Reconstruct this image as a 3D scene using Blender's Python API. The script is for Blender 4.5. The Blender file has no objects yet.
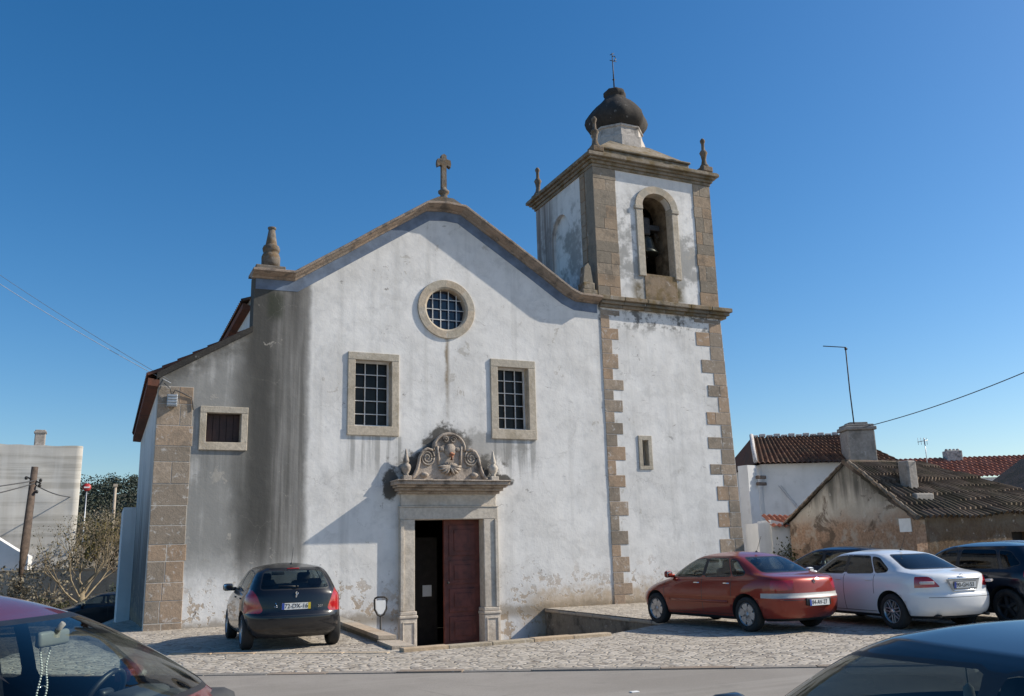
import bpy, bmesh, math, random
from mathutils import Vector, Matrix, noise as mnoise
from mathutils.geometry import delaunay_2d_cdt
random.seed(7)
SC = bpy.context.scene
COL = SC.collection
R = math.radians
PI = math.pi

# ------------------------------------------------------------------ camera, sky, sun, exposure
F_PX, PITCH, ROLL, YAW = 880.0, R(12.91), R(-1.5), R(24.75)
cd = bpy.data.cameras.new('camera')
cam = bpy.data.objects.new('camera', cd); COL.objects.link(cam)
cd.sensor_width = 36.0; cd.lens = F_PX / 1024 * 36.0; cd.clip_start = 0.05; cd.clip_end = 3000
fw = Vector((math.sin(YAW)*math.cos(PITCH), math.cos(YAW)*math.cos(PITCH), math.sin(PITCH)))
rt = Vector((math.cos(YAW), -math.sin(YAW), 0)); up = rt.cross(fw)
rt2 = rt*math.cos(ROLL) + up*math.sin(ROLL); up2 = up*math.cos(ROLL) - rt*math.sin(ROLL)
m3 = Matrix((rt2, up2, -fw)).transposed()
cam.matrix_world = Matrix.Translation((0, 0, 1.6)) @ m3.to_4x4()
SC.camera = cam

SUN_TRAVEL = Vector((-3.45, 1.0, -2.4)).normalized()
world = bpy.data.worlds.new('World'); SC.world = world; world.use_nodes = True
wn = world.node_tree.nodes; wl = world.node_tree.links
bg = wn['Background']
sky = wn.new('ShaderNodeTexSky'); sky.sky_type = 'NISHITA'; sky.sun_disc = False
sky.sun_elevation = math.asin(-SUN_TRAVEL.z)
sky.sun_rotation = math.atan2(-SUN_TRAVEL.x, -SUN_TRAVEL.y)
sky.altitude = 50; sky.air_density = 1.0; sky.dust_density = 0.75; sky.ozone_density = 3.0
hs = wn.new('ShaderNodeHueSaturation'); hs.inputs['Saturation'].default_value = 1.34
wl.new(sky.outputs[0], hs.inputs['Color']); wl.new(hs.outputs[0], bg.inputs[0]); bg.inputs[1].default_value = 0.107
sd = bpy.data.lights.new('sun', 'SUN'); sd.energy = 4.5; sd.angle = R(0.55); sd.color = (1.0, 0.925, 0.80)
sun = bpy.data.objects.new('sun', sd); COL.objects.link(sun)
sun.rotation_euler = SUN_TRAVEL.to_track_quat('-Z', 'Y').to_euler(); sun.location = (40, -12, 40)
SC.view_settings.view_transform = 'Standard'; SC.view_settings.look = 'None'
SC.view_settings.exposure = 0.36; SC.view_settings.gamma = 1.0
try: SC.view_settings.use_curve_mapping = False
except Exception: pass

# ------------------------------------------------------------------ node helper
class NT:
    def __init__(s, name):
        s.m = bpy.data.materials.new(name); s.m.use_nodes = True
        s.t = s.m.node_tree; s.n = s.t.nodes; s.l = s.t.links; s.n.clear()
        s.out = s.n.new('ShaderNodeOutputMaterial')
        s.pos_ = None
    def put(s, sock, v):
        if hasattr(v, 'links'): s.l.new(v, sock)
        else:
            if sock.type == 'RGBA' and len(v) == 3: v = (*v, 1)
            sock.default_value = v
    def math(s, op, a, b=0.0, c=None, clamp=False):
        n = s.n.new('ShaderNodeMath'); n.operation = op; n.use_clamp = clamp
        s.put(n.inputs[0], a); s.put(n.inputs[1], b)
        if c is not None: s.put(n.inputs[2], c)
        return n.outputs[0]
    def add(s, a, b): return s.math('ADD', a, b)
    def sub(s, a, b): return s.math('SUBTRACT', a, b)
    def mul(s, a, b): return s.math('MULTIPLY', a, b)
    def sat(s, a): return s.math('ADD', a, 0.0, clamp=True)
    def ss(s, v, a, b, lo=0.0, hi=1.0):
        n = s.n.new('ShaderNodeMapRange'); n.interpolation_type = 'SMOOTHSTEP'
        if a > b: a, b, lo, hi = b, a, hi, lo
        s.put(n.inputs[0], v); n.inputs[1].default_value = a; n.inputs[2].default_value = b
        n.inputs[3].default_value = lo; n.inputs[4].default_value = hi
        return n.outputs[0]
    def band(s, v, a0, a1, b0, b1): return s.mul(s.ss(v, a0, a1), s.ss(v, b1, b0))
    def mix(s, f, a, b, mode='MIX'):
        n = s.n.new('ShaderNodeMix'); n.data_type = 'RGBA'; n.blend_type = mode
        s.put(n.inputs[0], f); s.put(n.inputs[6], a); s.put(n.inputs[7], b)
        return n.outputs[2]
    def pos(s):
        if s.pos_ is None:
            g = s.n.new('ShaderNodeNewGeometry'); s.pos_ = g.outputs['Position']
            x = s.n.new('ShaderNodeSeparateXYZ'); s.l.new(s.pos_, x.inputs[0])
            s.X, s.Y, s.Z = x.outputs
        return s.pos_
    def obj(s):
        n = s.n.new('ShaderNodeTexCoord'); return n.outputs['Object']
    def mapv(s, v, scale=(1, 1, 1), loc=(0, 0, 0), rot=(0, 0, 0)):
        n = s.n.new('ShaderNodeMapping'); s.l.new(v, n.inputs[0])
        n.inputs['Scale'].default_value = scale; n.inputs['Location'].default_value = loc
        n.inputs['Rotation'].default_value = rot
        return n.outputs[0]
    def noise(s, v, scale, detail=4, rough=0.55, dist=0.0, col=False):
        n = s.n.new('ShaderNodeTexNoise'); s.l.new(v, n.inputs['Vector'])
        n.inputs['Scale'].default_value = scale; n.inputs['Detail'].default_value = detail
        n.inputs['Roughness'].default_value = rough; n.inputs['Distortion'].default_value = dist
        return n.outputs['Color' if col else 'Fac']
    def voro(s, v, scale, feat='F1', rnd=1.0, out='Distance'):
        n = s.n.new('ShaderNodeTexVoronoi'); n.feature = feat; s.l.new(v, n.inputs['Vector'])
        n.inputs['Scale'].default_value = scale; n.inputs['Randomness'].default_value = rnd
        return n.outputs[out]
    def attr(s, name, out='Fac'):
        n = s.n.new('ShaderNodeAttribute'); n.attribute_name = name; return n.outputs[out]
    def bump(s, h, strength=0.3, dist=0.02):
        n = s.n.new('ShaderNodeBump'); s.put(n.inputs['Height'], h)
        n.inputs['Strength'].default_value = strength; n.inputs['Distance'].default_value = dist
        return n.outputs[0]
    def bsdf(s, color, rough=0.8, metal=0.0, normal=None, coat=0.0, spec=0.5, coat_rough=0.03, alpha=None):
        b = s.n.new('ShaderNodeBsdfPrincipled')
        s.put(b.inputs['Base Color'], color); s.put(b.inputs['Roughness'], rough)
        s.put(b.inputs['Metallic'], metal); b.inputs['Coat Weight'].default_value = coat
        b.inputs['Coat Roughness'].default_value = coat_rough
        b.inputs['Specular IOR Level'].default_value = spec
        if normal is not None: s.l.new(normal, b.inputs['Normal'])
        s.l.new(b.outputs[0], s.out.inputs[0])
        return b

def simple(name, col, rough=0.7, metal=0.0, var=0.15, scale=6.0, coat=0.0, spec=0.5, bump=0.0):
    t = NT(name); v = t.obj()
    f = t.noise(v, scale, 5, 0.6)
    c = t.mix(t.ss(f, 0.3, 0.7), tuple(x*(1-var) for x in col), tuple(min(1, x*(1+var)) for x in col))
    nm = t.bump(t.noise(v, scale*6, 4), bump, 0.01) if bump else None
    t.bsdf(c, rough, metal, nm, coat, spec)
    return t.m

# ------------------------------------------------------------------ materials
def mat_plaster():
    t = NT('lime plaster'); p = t.pos(); X, Y, Z = t.X, t.Y, t.Z
    n1 = t.noise(p, 0.7, 6, 0.62); n2 = t.noise(p, 3.2, 6, 0.65); n3 = t.noise(p, 14, 5, 0.6)
    vs = t.noise(t.mapv(p, (2.6, 2.6, 0.14)), 1.0, 5, 0.6)          # vertical streaks
    vs2 = t.noise(t.mapv(p, (7.0, 7.0, 0.25), (3, 1, 5)), 1.0, 4, 0.6)
    c = t.mix(t.ss(n1, 0.35, 0.7), (0.775, 0.755, 0.725), (0.655, 0.635, 0.605))
    c = t.mix(t.mul(t.ss(t.noise(p, 1.5, 7, .7, .5), 0.5, 0.66), 0.42), c, (0.50, 0.485, 0.46))
    c = t.mix(t.mul(t.ss(n2, 0.48, 0.72), 0.36), c, (0.50, 0.495, 0.485))
    c = t.mix(t.mul(t.ss(vs, 0.50, 0.72), 0.36), c, (0.43, 0.42, 0.395))
    # mould band down the junction of nave and aisle, and grey aisle wall
    wob = t.add(X, t.mul(t.sub(n1, 0.5), 0.30))
    wob = t.add(wob, t.mul(t.sub(n2, 0.5), 0.16))
    front = t.mul(t.ss(Y, 23.4, 23.3), t.ss(Y, 22.0, 22.3))
    aisle = t.mul(t.mul(t.band(wob, 0.9, 1.0, 4.50, 4.72), front), t.ss(t.add(Z, t.mul(t.sub(n1, .5), 2.4)), 0.4, 2.2))
    mott = t.sat(t.add(t.mul(t.ss(vs, 0.30, 0.62), 0.55), t.mul(t.ss(n1, 0.32, 0.6), 0.5)))
    c = t.mix(t.mul(aisle, t.ss(mott, 0.12, 0.8, 0.45, 1.0)), c, (0.275, 0.27, 0.255))
    dark = t.mul(t.mul(t.band(wob, 2.75, 3.15, 4.46, 4.70), front), t.ss(t.add(Z, t.mul(t.sub(vs, .5), 3.0)), 0.6, 2.4))
    dk = t.mix(t.ss(vs2, 0.36, 0.64), (0.13, 0.125, 0.115), (0.24, 0.23, 0.215))
    c = t.mix(t.mul(dark, t.ss(vs, 0.34, 0.58, 0.88, 1.0)), c, dk)
    d2 = t.mul(t.band(wob, 2.85, 3.15, 3.55, 3.95), front)
    c = t.mix(t.mul(d2, t.mul(t.ss(vs2, .3, .6, .72, 1.0), t.ss(Z, .8, 2.4))), c, t.mix(vs2, (0.05, 0.049, 0.045), (0.10, 0.097, 0.09)))
    d2c = t.mul(t.mul(t.band(wob, 3.9, 4.15, 4.2, 4.55), front), t.ss(Z, 6.2, 8.2))
    c = t.mix(t.mul(d2c, t.ss(vs2, .35, .6, .3, .9)), c, (0.09, 0.086, 0.08))
    d2b = t.mul(t.band(wob, 2.62, 2.9, 3.1, 3.3), front)
    c = t.mix(t.mul(t.mul(d2b, t.ss(Z, 6.9, 6.0)), t.ss(Z, 1.2, 3.0, 0, .7)), c, (0.13, 0.127, 0.118))
    d3 = t.mul(t.mul(t.band(X, 3.4, 3.6, 3.8, 4.0), t.band(Z, 7.5, 7.8, 8.2, 8.5)), front)
    c = t.mix(t.mul(d3, 0.8), c, (0.05, 0.055, 0.04))
    # aisle: darker under the roof edge
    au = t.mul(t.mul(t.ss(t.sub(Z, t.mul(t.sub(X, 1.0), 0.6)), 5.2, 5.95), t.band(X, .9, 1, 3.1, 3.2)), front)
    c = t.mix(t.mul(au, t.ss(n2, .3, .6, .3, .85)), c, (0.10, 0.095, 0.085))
    # side wall of the church: dark damp from the ground
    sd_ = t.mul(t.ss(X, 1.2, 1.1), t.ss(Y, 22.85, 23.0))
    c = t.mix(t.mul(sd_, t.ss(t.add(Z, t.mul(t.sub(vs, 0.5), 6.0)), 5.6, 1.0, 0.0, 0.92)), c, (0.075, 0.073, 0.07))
    # soot halo round the door pediment
    def blob(cx, cz, rx, rz):
        dx = t.math('DIVIDE', t.sub(X, cx), rx); dz = t.math('DIVIDE', t.sub(Z, cz), rz)
        return t.math('SQRT', t.add(t.mul(dx, dx), t.mul(dz, dz)))
    hb = t.math('MINIMUM', blob(8.45, 4.35, 0.66, 0.62), blob(8.42, 3.78, 1.42, 0.50))
    hb = t.math('MINIMUM', hb, blob(6.85, 3.35, 0.22, 0.42)); hb = t.math('MINIMUM', hb, blob(10.1, 3.5, 0.28, 0.16))
    hb = t.add(hb, t.mul(t.sub(n2, 0.5), 1.5)); hb = t.add(hb, t.mul(t.sub(n3, 0.5), 0.4))
    c = t.mix(t.mul(t.ss(hb, 1.22, 0.86, 0, 0.95), front), c, (0.075, 0.07, 0.062))
    gb = t.add(blob(9.6, 4.45, 1.5, 0.5), t.mul(t.sub(n2, 0.5), 2.2))
    c = t.mix(t.mul(t.ss(gb, 1.1, 0.6, 0, 0.55), front), c, (0.21, 0.2, 0.18))
    # rusty run below the round window, runs under the sills
    rn = t.mul(t.ss(t.math('ABSOLUTE', t.sub(t.add(X, t.mul(t.sub(n2, .5), .14)), 8.47)), 0.10, 0.0), t.mul(t.ss(t.add(Z, t.mul(t.sub(n2, .5), 1.5)), 4.9, 6.6), t.ss(Z, 7.65, 7.55)))
    c = t.mix(t.mul(t.mul(rn, 0.95), t.ss(n2, .3, .6, .6, 1)), c, (0.26, 0.205, 0.14))
    for (xa, xb, zt) in ((5.6, 7.2, 4.62), (9.7, 11.3, 4.70), (1.95, 3.15, 4.2)):
        r_ = t.mul(t.band(X, xa, xa+0.1, xb-0.1, xb), t.ss(t.add(Z, t.mul(vs2, 1.3)), zt-0.55, zt+0.25))
        r_ = t.mul(t.mul(r_, t.ss(Z, zt+0.05, zt)), front)
        c = t.mix(t.mul(r_, t.ss(vs2, 0.42, 0.6, 0, 0.55)), c, (0.2, 0.195, 0.18))
    # tower mould: upper stage and just under the string course
    up_ = t.mul(t.band(Z, 9.25, 10.1, 12.2, 13.3), t.ss(X, 13.3, 13.4))
    c = t.mix(t.mul(up_, t.ss(t.add(n1, t.mul(t.sub(n2, .5), .6)), 0.44, 0.60, 0.0, 0.75)), c, (0.26, 0.255, 0.24))
    wet = t.mul(t.band(Z, 9.15, 9.25, 9.6, 10.1), t.mul(t.band(X, 14.6, 15.0, 16.5, 16.9), t.ss(Y, 22.9, 22.75)))
    c = t.mix(t.mul(wet, t.ss(n2, .35, .6, .5, 1)), c, (0.13, 0.10, 0.05))
    lf = t.mul(t.mul(t.ss(X, 13.6, 13.55), t.ss(Y, 24.6, 26.2)), t.ss(Z, 9.0, 9.2))
    c = t.mix(t.mul(lf, t.ss(vs, 0.36, 0.6, 0.2, 0.9)), c, (0.2, 0.17, 0.155))
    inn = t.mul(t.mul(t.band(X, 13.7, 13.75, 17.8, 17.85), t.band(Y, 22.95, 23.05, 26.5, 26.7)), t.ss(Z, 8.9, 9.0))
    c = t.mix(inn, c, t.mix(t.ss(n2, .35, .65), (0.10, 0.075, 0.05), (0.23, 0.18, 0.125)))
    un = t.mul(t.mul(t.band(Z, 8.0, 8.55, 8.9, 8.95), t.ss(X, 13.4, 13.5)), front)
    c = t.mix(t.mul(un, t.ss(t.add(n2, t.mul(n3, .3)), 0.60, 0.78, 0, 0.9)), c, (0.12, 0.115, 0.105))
    # small dark cracks and scabs
    cr = t.noise(t.mapv(p, (1.0, 1.0, 1.7)), 2.3, 8, 0.72, 0.6)
    zone = t.ss(t.noise(p, 0.42, 2, .5), .48, .62, 0.15, 1)
    c = t.mix(t.mul(t.mul(t.ss(cr, 0.625, 0.69), zone), 0.72), c, (0.13, 0.115, 0.10))
    wv = t.n.new('ShaderNodeVectorMath'); wv.operation = 'ADD'
    nz = t.noise(p, 2.2, 5, .65, 0, True); sc_ = t.n.new('ShaderNodeVectorMath'); sc_.operation = 'SCALE'; sc_.inputs['Scale'].default_value = .55
    t.l.new(nz, sc_.inputs[0]); t.l.new(p, wv.inputs[0]); t.l.new(sc_.outputs[0], wv.inputs[1])
    ck = t.ss(t.voro(wv.outputs[0], 0.75, 'DISTANCE_TO_EDGE', 1.0), 0.008, 0.001)
    c = t.mix(t.mul(t.mul(ck, t.ss(t.noise(p, .55, 3, .5), .52, .62)), 0.30), c, (0.27, 0.25, 0.22))
    pp_ = t.ss(t.add(t.noise(p, 1.9, 8, .75, .4), t.mul(t.sub(n1, .5), .5)), .655, .675)
    c = t.mix(t.mul(pp_, 0.6), c, t.mix(n3, (0.33, 0.30, 0.26), (0.52, 0.48, 0.42)))
    # old paint peeled near the ground
    zz = t.add(Z, t.mul(t.sub(n1, 0.5), 1.8))
    pe = t.mul(t.ss(zz, 1.45, 0.2), t.ss(t.add(n2, t.mul(t.sub(n3, .5), .35)), 0.555, 0.595))
    c = t.mix(t.mul(pe, 0.85), c, t.mix(n3, (0.36, 0.24, 0.14), (0.50, 0.42, 0.33)))
    spots = t.mul(t.ss(zz, 1.9, 0.4), t.ss(t.noise(p, 5.5, 5, 0.7), 0.62, 0.68))
    c = t.mix(t.mul(spots, 0.8), c, (0.115, 0.085, 0.06))
    tb = t.mul(t.ss(t.add(Z, t.mul(t.sub(n2, 0.5), 1.6)), 0.75, 0.1), t.ss(X, 10.3, 11.3))
    c = t.mix(t.mul(tb, 0.8), c, (0.44, 0.33, 0.21))
    dirt = t.mul(t.ss(t.add(Z, t.mul(t.sub(n2, 0.5), 0.5)), 0.22, 0.0), t.ss(Z, -0.3, -0.05))
    c = t.mix(t.mul(dirt, 0.7), c, (0.24, 0.19, 0.13))
    h = t.add(t.mul(n2, 0.22), t.add(t.mul(n3, 0.05), t.mul(pe, -0.35)))
    h = t.add(h, t.mul(n1, 1.5))
    t.bsdf(c, 0.92, 0, t.bump(h, 0.42, 0.05), spec=0.15)
    return t.m

def mat_stone(name, col, dark=(0.10, 0.09, 0.07), amt=0.5, moss=None, scale=2.0, smear=(.60, .70, .45)):
    t = NT(name); p = t.pos()
    n1 = t.noise(p, scale, 6, 0.65); n2 = t.noise(p, scale*6, 5, 0.65); n3 = t.noise(p, scale*22, 3, 0.6)
    tint = t.attr('tint')
    c = t.mix(t.ss(n2, 0.3, 0.7), tuple(x*0.8 for x in col), tuple(x*1.15 for x in col))
    c = t.mix(t.mul(t.ss(tint, 0.0, 1.0), 0.75), c, (col[0]*1.02, col[1]*0.82, col[2]*0.66))
    c = t.mix(t.ss(tint, 0.35, 0.0, 0, 0.75), c, (col[0]*.62, col[1]*.62, col[2]*.62))
    c = t.mix(t.mul(t.ss(n1, 0.46, 0.70), amt), c, dark)
    c = t.mix(t.mul(t.ss(t.noise(p, scale*2.6, 6, .7, .5), smear[0], smear[1]), smear[2]), c, (0.60, 0.58, 0.55))
    if moss: c = t.mix(t.mul(t.ss(t.noise(p, scale*1.7, 5, .6, .3), 0.45, 0.65), .8), c, moss)
    t.bsdf(c, 0.9, 0, t.bump(t.add(n2, t.mul(n3, 0.5)), 0.5, 0.02), spec=0.2)
    return t.m

def mat_cobble():
    t = NT('limestone cobbles'); p = t.pos()
    w = t.noise(p, 0.6, 3, .5, col=True)
    pv = t.mapv(p, (1, 1, 0), rot=(0, 0, R(-28)))
    cell = t.voro(pv, 6.6, 'F1', 0.62, 'Color'); ed = t.voro(pv, 6.6, 'DISTANCE_TO_EDGE', 0.62)
    sp = t.n.new('ShaderNodeSeparateXYZ'); t.l.new(cell, sp.inputs[0])
    n1 = t.noise(p, 0.5, 5, .6); n2 = t.noise(p, 22, 4, .6); n0 = t.noise(p, 2.0, 4, .6)
    c = t.mix(sp.outputs[0], (0.365, 0.32, 0.26), (0.51, 0.455, 0.385))
    c = t.mix(t.ss(sp.outputs[1], 0.86, 0.93), c, (0.27, 0.235, 0.20))
    c = t.mix(t.mul(t.ss(n2, .4, .7), .3), c, (0.34, 0.31, 0.26))
    jo = t.ss(t.add(ed, t.mul(t.sub(n2, .5), .04)), 0.06, 0.012)
    c = t.mix(t.mul(jo, t.ss(n0, .3, .62, .45, .9)), c, (0.13, 0.105, 0.08))
    c = t.mix(t.mul(t.ss(n1, 0.5, 0.75), 0.3), c, (0.30, 0.275, 0.235))
    hgt = t.ss(ed, 0.0, 0.16)
    t.bsdf(c, 0.82, 0, t.bump(t.add(t.add(hgt, t.mul(sp.outputs[2], 0.35)), t.mul(n2, .12)), 0.5, 0.03), spec=0.25)
    return t.m

def mat_asphalt():
    t = NT('asphalt'); p = t.pos()
    n1 = t.noise(p, 0.35, 5, .6); n2 = t.noise(p, 60, 3, .7); n3 = t.noise(p, 2.2, 5, .6)
    st = t.noise(t.mapv(p, (0.15, 2.2, 1), rot=(0, 0, R(30.3))), 1.0, 4, .6)
    c = t.mix(t.ss(n1, .35, .65), (0.25, 0.225, 0.195), (0.31, 0.28, 0.245))
    c = t.mix(t.mul(t.ss(n2, .45, .75), .5), c, (0.16, 0.145, 0.125))
    c = t.mix(t.mul(t.ss(st, .5, .7), .35), c, (0.37, 0.34, 0.30))
    c = t.mix(t.mul(t.ss(n3, .56, .7), .35), c, (0.19, 0.172, 0.15))
    rc = t.ss(t.voro(t.mapv(p, (1, 1, 1)), .55, 'DISTANCE_TO_EDGE', 1.0), 0.012, 0.003)
    c = t.mix(t.mul(t.mul(rc, t.ss(n1, .52, .62)), .4), c, (0.09, 0.082, 0.072))
    c = t.mix(t.mul(t.ss(t.noise(p, 35, 2, .5), .72, .76), .8), c, (0.42, 0.39, 0.34))
    t.bsdf(c, 0.88, 0, t.bump(n2, 0.5, 0.01), spec=0.25)
    return t.m

def mat_tile(name, a, b, moss):
    t = NT(name); p = t.pos(); tint = t.attr('tint')
    n1 = t.noise(p, 1.3, 5, .65); n2 = t.noise(p, 9, 5, .65)
    c = t.mix(t.sat(t.add(t.mul(tint, .7), t.mul(t.sub(n2, .5), .8))), a, b)
    c = t.mix(t.ss(n1, .42, .62, 0, moss[3]), c, moss[:3])
    t.bsdf(c, 0.9, 0, t.bump(n2, .4, .02), spec=0.15)
    return t.m

def mat_glass_pane(name, tint=(0.75, 0.85, 0.82), dark=0.0, rough=0.0):
    t = NT(name)
    tr = t.n.new('ShaderNodeBsdfTransparent'); tr.inputs[0].default_value = (*tint, 1)
    gl = t.n.new('ShaderNodeBsdfGlossy'); gl.inputs['Roughness'].default_value = rough
    gl.inputs[0].default_value = (1, 1, 1, 1)
    fr = t.n.new('ShaderNodeFresnel'); fr.inputs[0].default_value = 1.45
    mx = t.n.new('ShaderNodeMixShader')
    t.l.new(t.add(t.mul(fr.outputs[0], 0.85), 0.01), mx.inputs[0]); t.l.new(tr.outputs[0], mx.inputs[1]); t.l.new(gl.outputs[0], mx.inputs[2])
    t.l.new(mx.outputs[0], t.out.inputs[0])
    return t.m

def mat_paint(name, col, metal=0.0, rough=0.42, dust=0.25, ior=1.5):
    t = NT(name); v = t.obj()
    g = t.n.new('ShaderNodeNewGeometry')
    n1 = t.noise(v, 2.2, 6, .65); sx = t.n.new('ShaderNodeSeparateXYZ'); t.l.new(v, sx.inputs[0])
    low = t.ss(t.add(sx.outputs[2], t.mul(t.sub(n1, .5), .4)), 0.65, 0.15, 0.006, dust)
    c = t.mix(low, col, (0.22, 0.19, 0.155))
    c = t.mix(g.outputs['Backfacing'], c, (0.035, 0.034, 0.033))
    r_ = t.add(t.mul(low, .5), rough)
    b = t.bsdf(c, r_, metal, None, 1.0, 0.2, 0.03)
    b.inputs['Coat IOR'].default_value = ior
    cw = t.sub(0.8, t.mul(low, 1.1)); t.l.new(t.sat(cw), b.inputs['Coat Weight'])
    return t.m

M = {}
M['plaster'] = mat_plaster()
M['quoin'] = mat_stone('sandstone quoin', (0.37, 0.305, 0.24), (0.17, 0.145, 0.115), 0.6, smear=(.56, .66, .6))
M['mortar'] = simple('lime mortar', (0.50, 0.475, 0.43), .95, 0, .2, 8)
M['towerstone'] = mat_stone('weathered tower stone', (0.325, 0.275, 0.215), (0.12, 0.105, 0.085), 0.65)
M['frame'] = mat_stone('pale limestone', (0.50, 0.45, 0.37), (0.28, 0.23, 0.16), 0.5, scale=1.6)
M['portal'] = mat_stone('carved limestone', (0.60, 0.545, 0.47), (0.30, 0.25, 0.19), 0.45, scale=1.4)
M['pediment'] = mat_stone('sooty carved limestone', (0.42, 0.365, 0.31), (0.095, 0.08, 0.07), 0.85, scale=3.2)
M['cornice'] = mat_stone('lichen stained cornice', (0.27, 0.235, 0.185), (0.085, 0.078, 0.06), 0.8, (0.165, 0.115, 0.05), 1.8)
M['gable'] = mat_stone('gable cornice stone', (0.33, 0.28, 0.235), (0.11, 0.10, 0.09), 0.85, None, 3.2)
M['finial'] = mat_stone('dark weathered finial', (0.20, 0.18, 0.155), (0.05, 0.047, 0.042), 0.8, (0.16, 0.105, 0.055), 3)
M['dome'] = mat_stone('blackened dome render', (0.055, 0.051, 0.047), (0.03, 0.03, 0.028), 0.65, None, 1.2)
M['drum'] = mat_stone('flaking drum whitewash', (0.50, 0.49, 0.47), (0.07, 0.066, 0.06), 0.9, None, 1.6)
M['kerb'] = mat_stone('kerb stone', (0.47, 0.40, 0.30), (0.26, 0.20, 0.14), 0.4)
M['kerbgrey'] = mat_stone('grey kerb', (0.27, 0.25, 0.225), (0.15, 0.14, 0.125), 0.5, None, 3)
M['retain'] = mat_stone('blotched retaining wall', (0.22, 0.20, 0.165), (0.045, 0.042, 0.036), 0.85, None, 2.2)  # grey-brown stone with near-black blotches at random
M['coping'] = mat_stone('worn coping', (0.42, 0.38, 0.32), (0.2, 0.17, 0.14), 0.5, None, 2.5)
M['blue'] = simple('faded blue limewash', (0.15, 0.19, 0.26), 0.9, 0, 0.22, 2.2, bump=.2, spec=.2)
M['cobble'] = mat_cobble(); M['asphalt'] = mat_asphalt()
M['tile_old'] = mat_tile('old clay tiles', (0.10, 0.05, 0.035), (0.21, 0.115, 0.075), (0.07, 0.058, 0.045, .6))
M['tile_moss'] = mat_tile('mossy ruin tiles', (0.07, 0.05, 0.038), (0.24, 0.18, 0.135), (0.06, 0.055, 0.032, .55))
M['tile_red'] = mat_tile('red clay tiles', (0.30, 0.10, 0.06), (0.50, 0.22, 0.15), (0.22, 0.10, 0.07, .5))
M['tile_eave'] = mat_tile('eave tiles', (0.15, 0.06, 0.04), (0.24, 0.10, 0.065), (0.10, 0.06, 0.045, .6))
M['iron'] = simple('dark iron', (0.045, 0.042, 0.04), 0.6, 0.6, .3, 12)
M['grille'] = simple('grey painted grille', (0.62, 0.62, 0.61), 0.6, 0, .15)
M['bar_dark'] = simple('dark window pane backing', (0.012, 0.012, 0.013), 0.9, 0, .1)
M['pane'] = simple('old window glass', (0.012, 0.012, 0.012), 0.3, 0, .5, 3, spec=.25)
M['door'] = simple('oxblood painted door', (0.115, 0.028, 0.019), 0.55, 0, .35, 4, bump=.15)
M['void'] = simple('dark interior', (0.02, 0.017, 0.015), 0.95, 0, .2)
M['shutter'] = simple('brown shutter', (0.04, 0.018, 0.014), 0.6, 0, .3, 9)
M['paper'] = simple('paper', (0.6, 0.62, 0.64), 0.8, 0, .05)
M['bronze'] = simple('bronze', (0.05, 0.055, 0.045), 0.42, 0.8, .3, 8)
M['wood'] = simple('weathered wood', (0.085, 0.06, 0.045), 0.85, 0, .35, 5, bump=.3)
M['cable'] = simple('cable', (0.05, 0.05, 0.052), 0.6); M['cable_light'] = simple('pale cable', (0.42, 0.45, 0.50), 0.6)
M['cable_mid'] = simple('weathered cable', (0.16, 0.18, 0.21), 0.6)
M['galv'] = simple('galvanised steel', (0.42, 0.43, 0.44), 0.45, 0.7, .15)
M['whitepanel'] = simple('white panel', (0.78, 0.78, 0.76), 0.5, 0, .05)
M['red_sign'] = simple('red sign', (0.38, 0.03, 0.03), 0.5, 0, .1)
M['tyre'] = simple('tyre rubber', (0.022, 0.021, 0.02), 0.85, 0, .25, 9)
M['rim'] = simple('alloy', (0.42, 0.42, 0.43), 0.35, 0.75, .12)
M['rim_dark'] = simple('dark wheel', (0.05, 0.05, 0.052), 0.5, 0.5, .12)
M['trim'] = simple('black trim', (0.014, 0.014, 0.015), 0.45, 0, .2)
M['liner'] = simple('wheel arch liner', (0.008, 0.008, 0.008), 0.95, 0, .2)
M['chrome'] = simple('chrome', (0.75, 0.76, 0.78), 0.12, 1.0, .03)
M['seat'] = simple('dark seat cloth', (0.03, 0.031, 0.036), 0.9, 0, .2, 14)
M['dash'] = simple('dashboard', (0.04, 0.041, 0.043), 0.7, 0, .15, 20)
M['headliner'] = simple('pale headliner', (0.34, 0.32, 0.28), 0.9, 0, .08)
M['mirror_back'] = simple('grey mirror housing', (0.22, 0.22, 0.20), 0.5, 0, .1)
M['belt'] = simple('red seat belt', (0.25, 0.02, 0.02), 0.8, 0, .1)
M['glass'] = mat_glass_pane('car glass', (0.74, 0.82, 0.79))
M['glass_clear'] = mat_glass_pane('clear car glass', (0.80, 0.88, 0.85))
M['glass_dark'] = mat_glass_pane('tinted car glass', (0.14, 0.15, 0.16))
M['tail'] = simple('red tail lamp', (0.36, 0.012, 0.015), 0.12, 0, .25, 7, coat=.8)
M['tail_dark'] = simple('dark red tail lamp', (0.16, 0.008, 0.01), 0.15, 0, .25, 7, coat=.8)
M['lamp_clear'] = simple('clear lamp', (0.55, 0.5, 0.48), 0.15, 0, .15, 9, coat=.8)
M['head'] = simple('head lamp', (0.35, 0.37, 0.39), 0.12, .3, .15, 9, coat=.8)
M['plate'] = simple('plate white', (0.72, 0.72, 0.70), 0.4, 0, .04)
M['plate_blue'] = simple('plate blue', (0.02, 0.06, 0.32), 0.4, 0, .04)
M['plate_yellow'] = simple('plate yellow', (0.62, 0.47, 0.03), 0.4, 0, .04)
M['plate_ink'] = simple('plate ink', (0.01, 0.01, 0.01), 0.6, 0, .04)
M['greybumper'] = simple('silver bumper strip', (0.40, 0.39, 0.375), 0.5, .1, .08)
M['p_black'] = mat_paint('black car paint', (0.005, 0.006, 0.009), 0.0, .3, .10)
M['p_red'] = mat_paint('dark red car paint', (0.25, 0.026, 0.012), 0.25, .35, .12)
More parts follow.
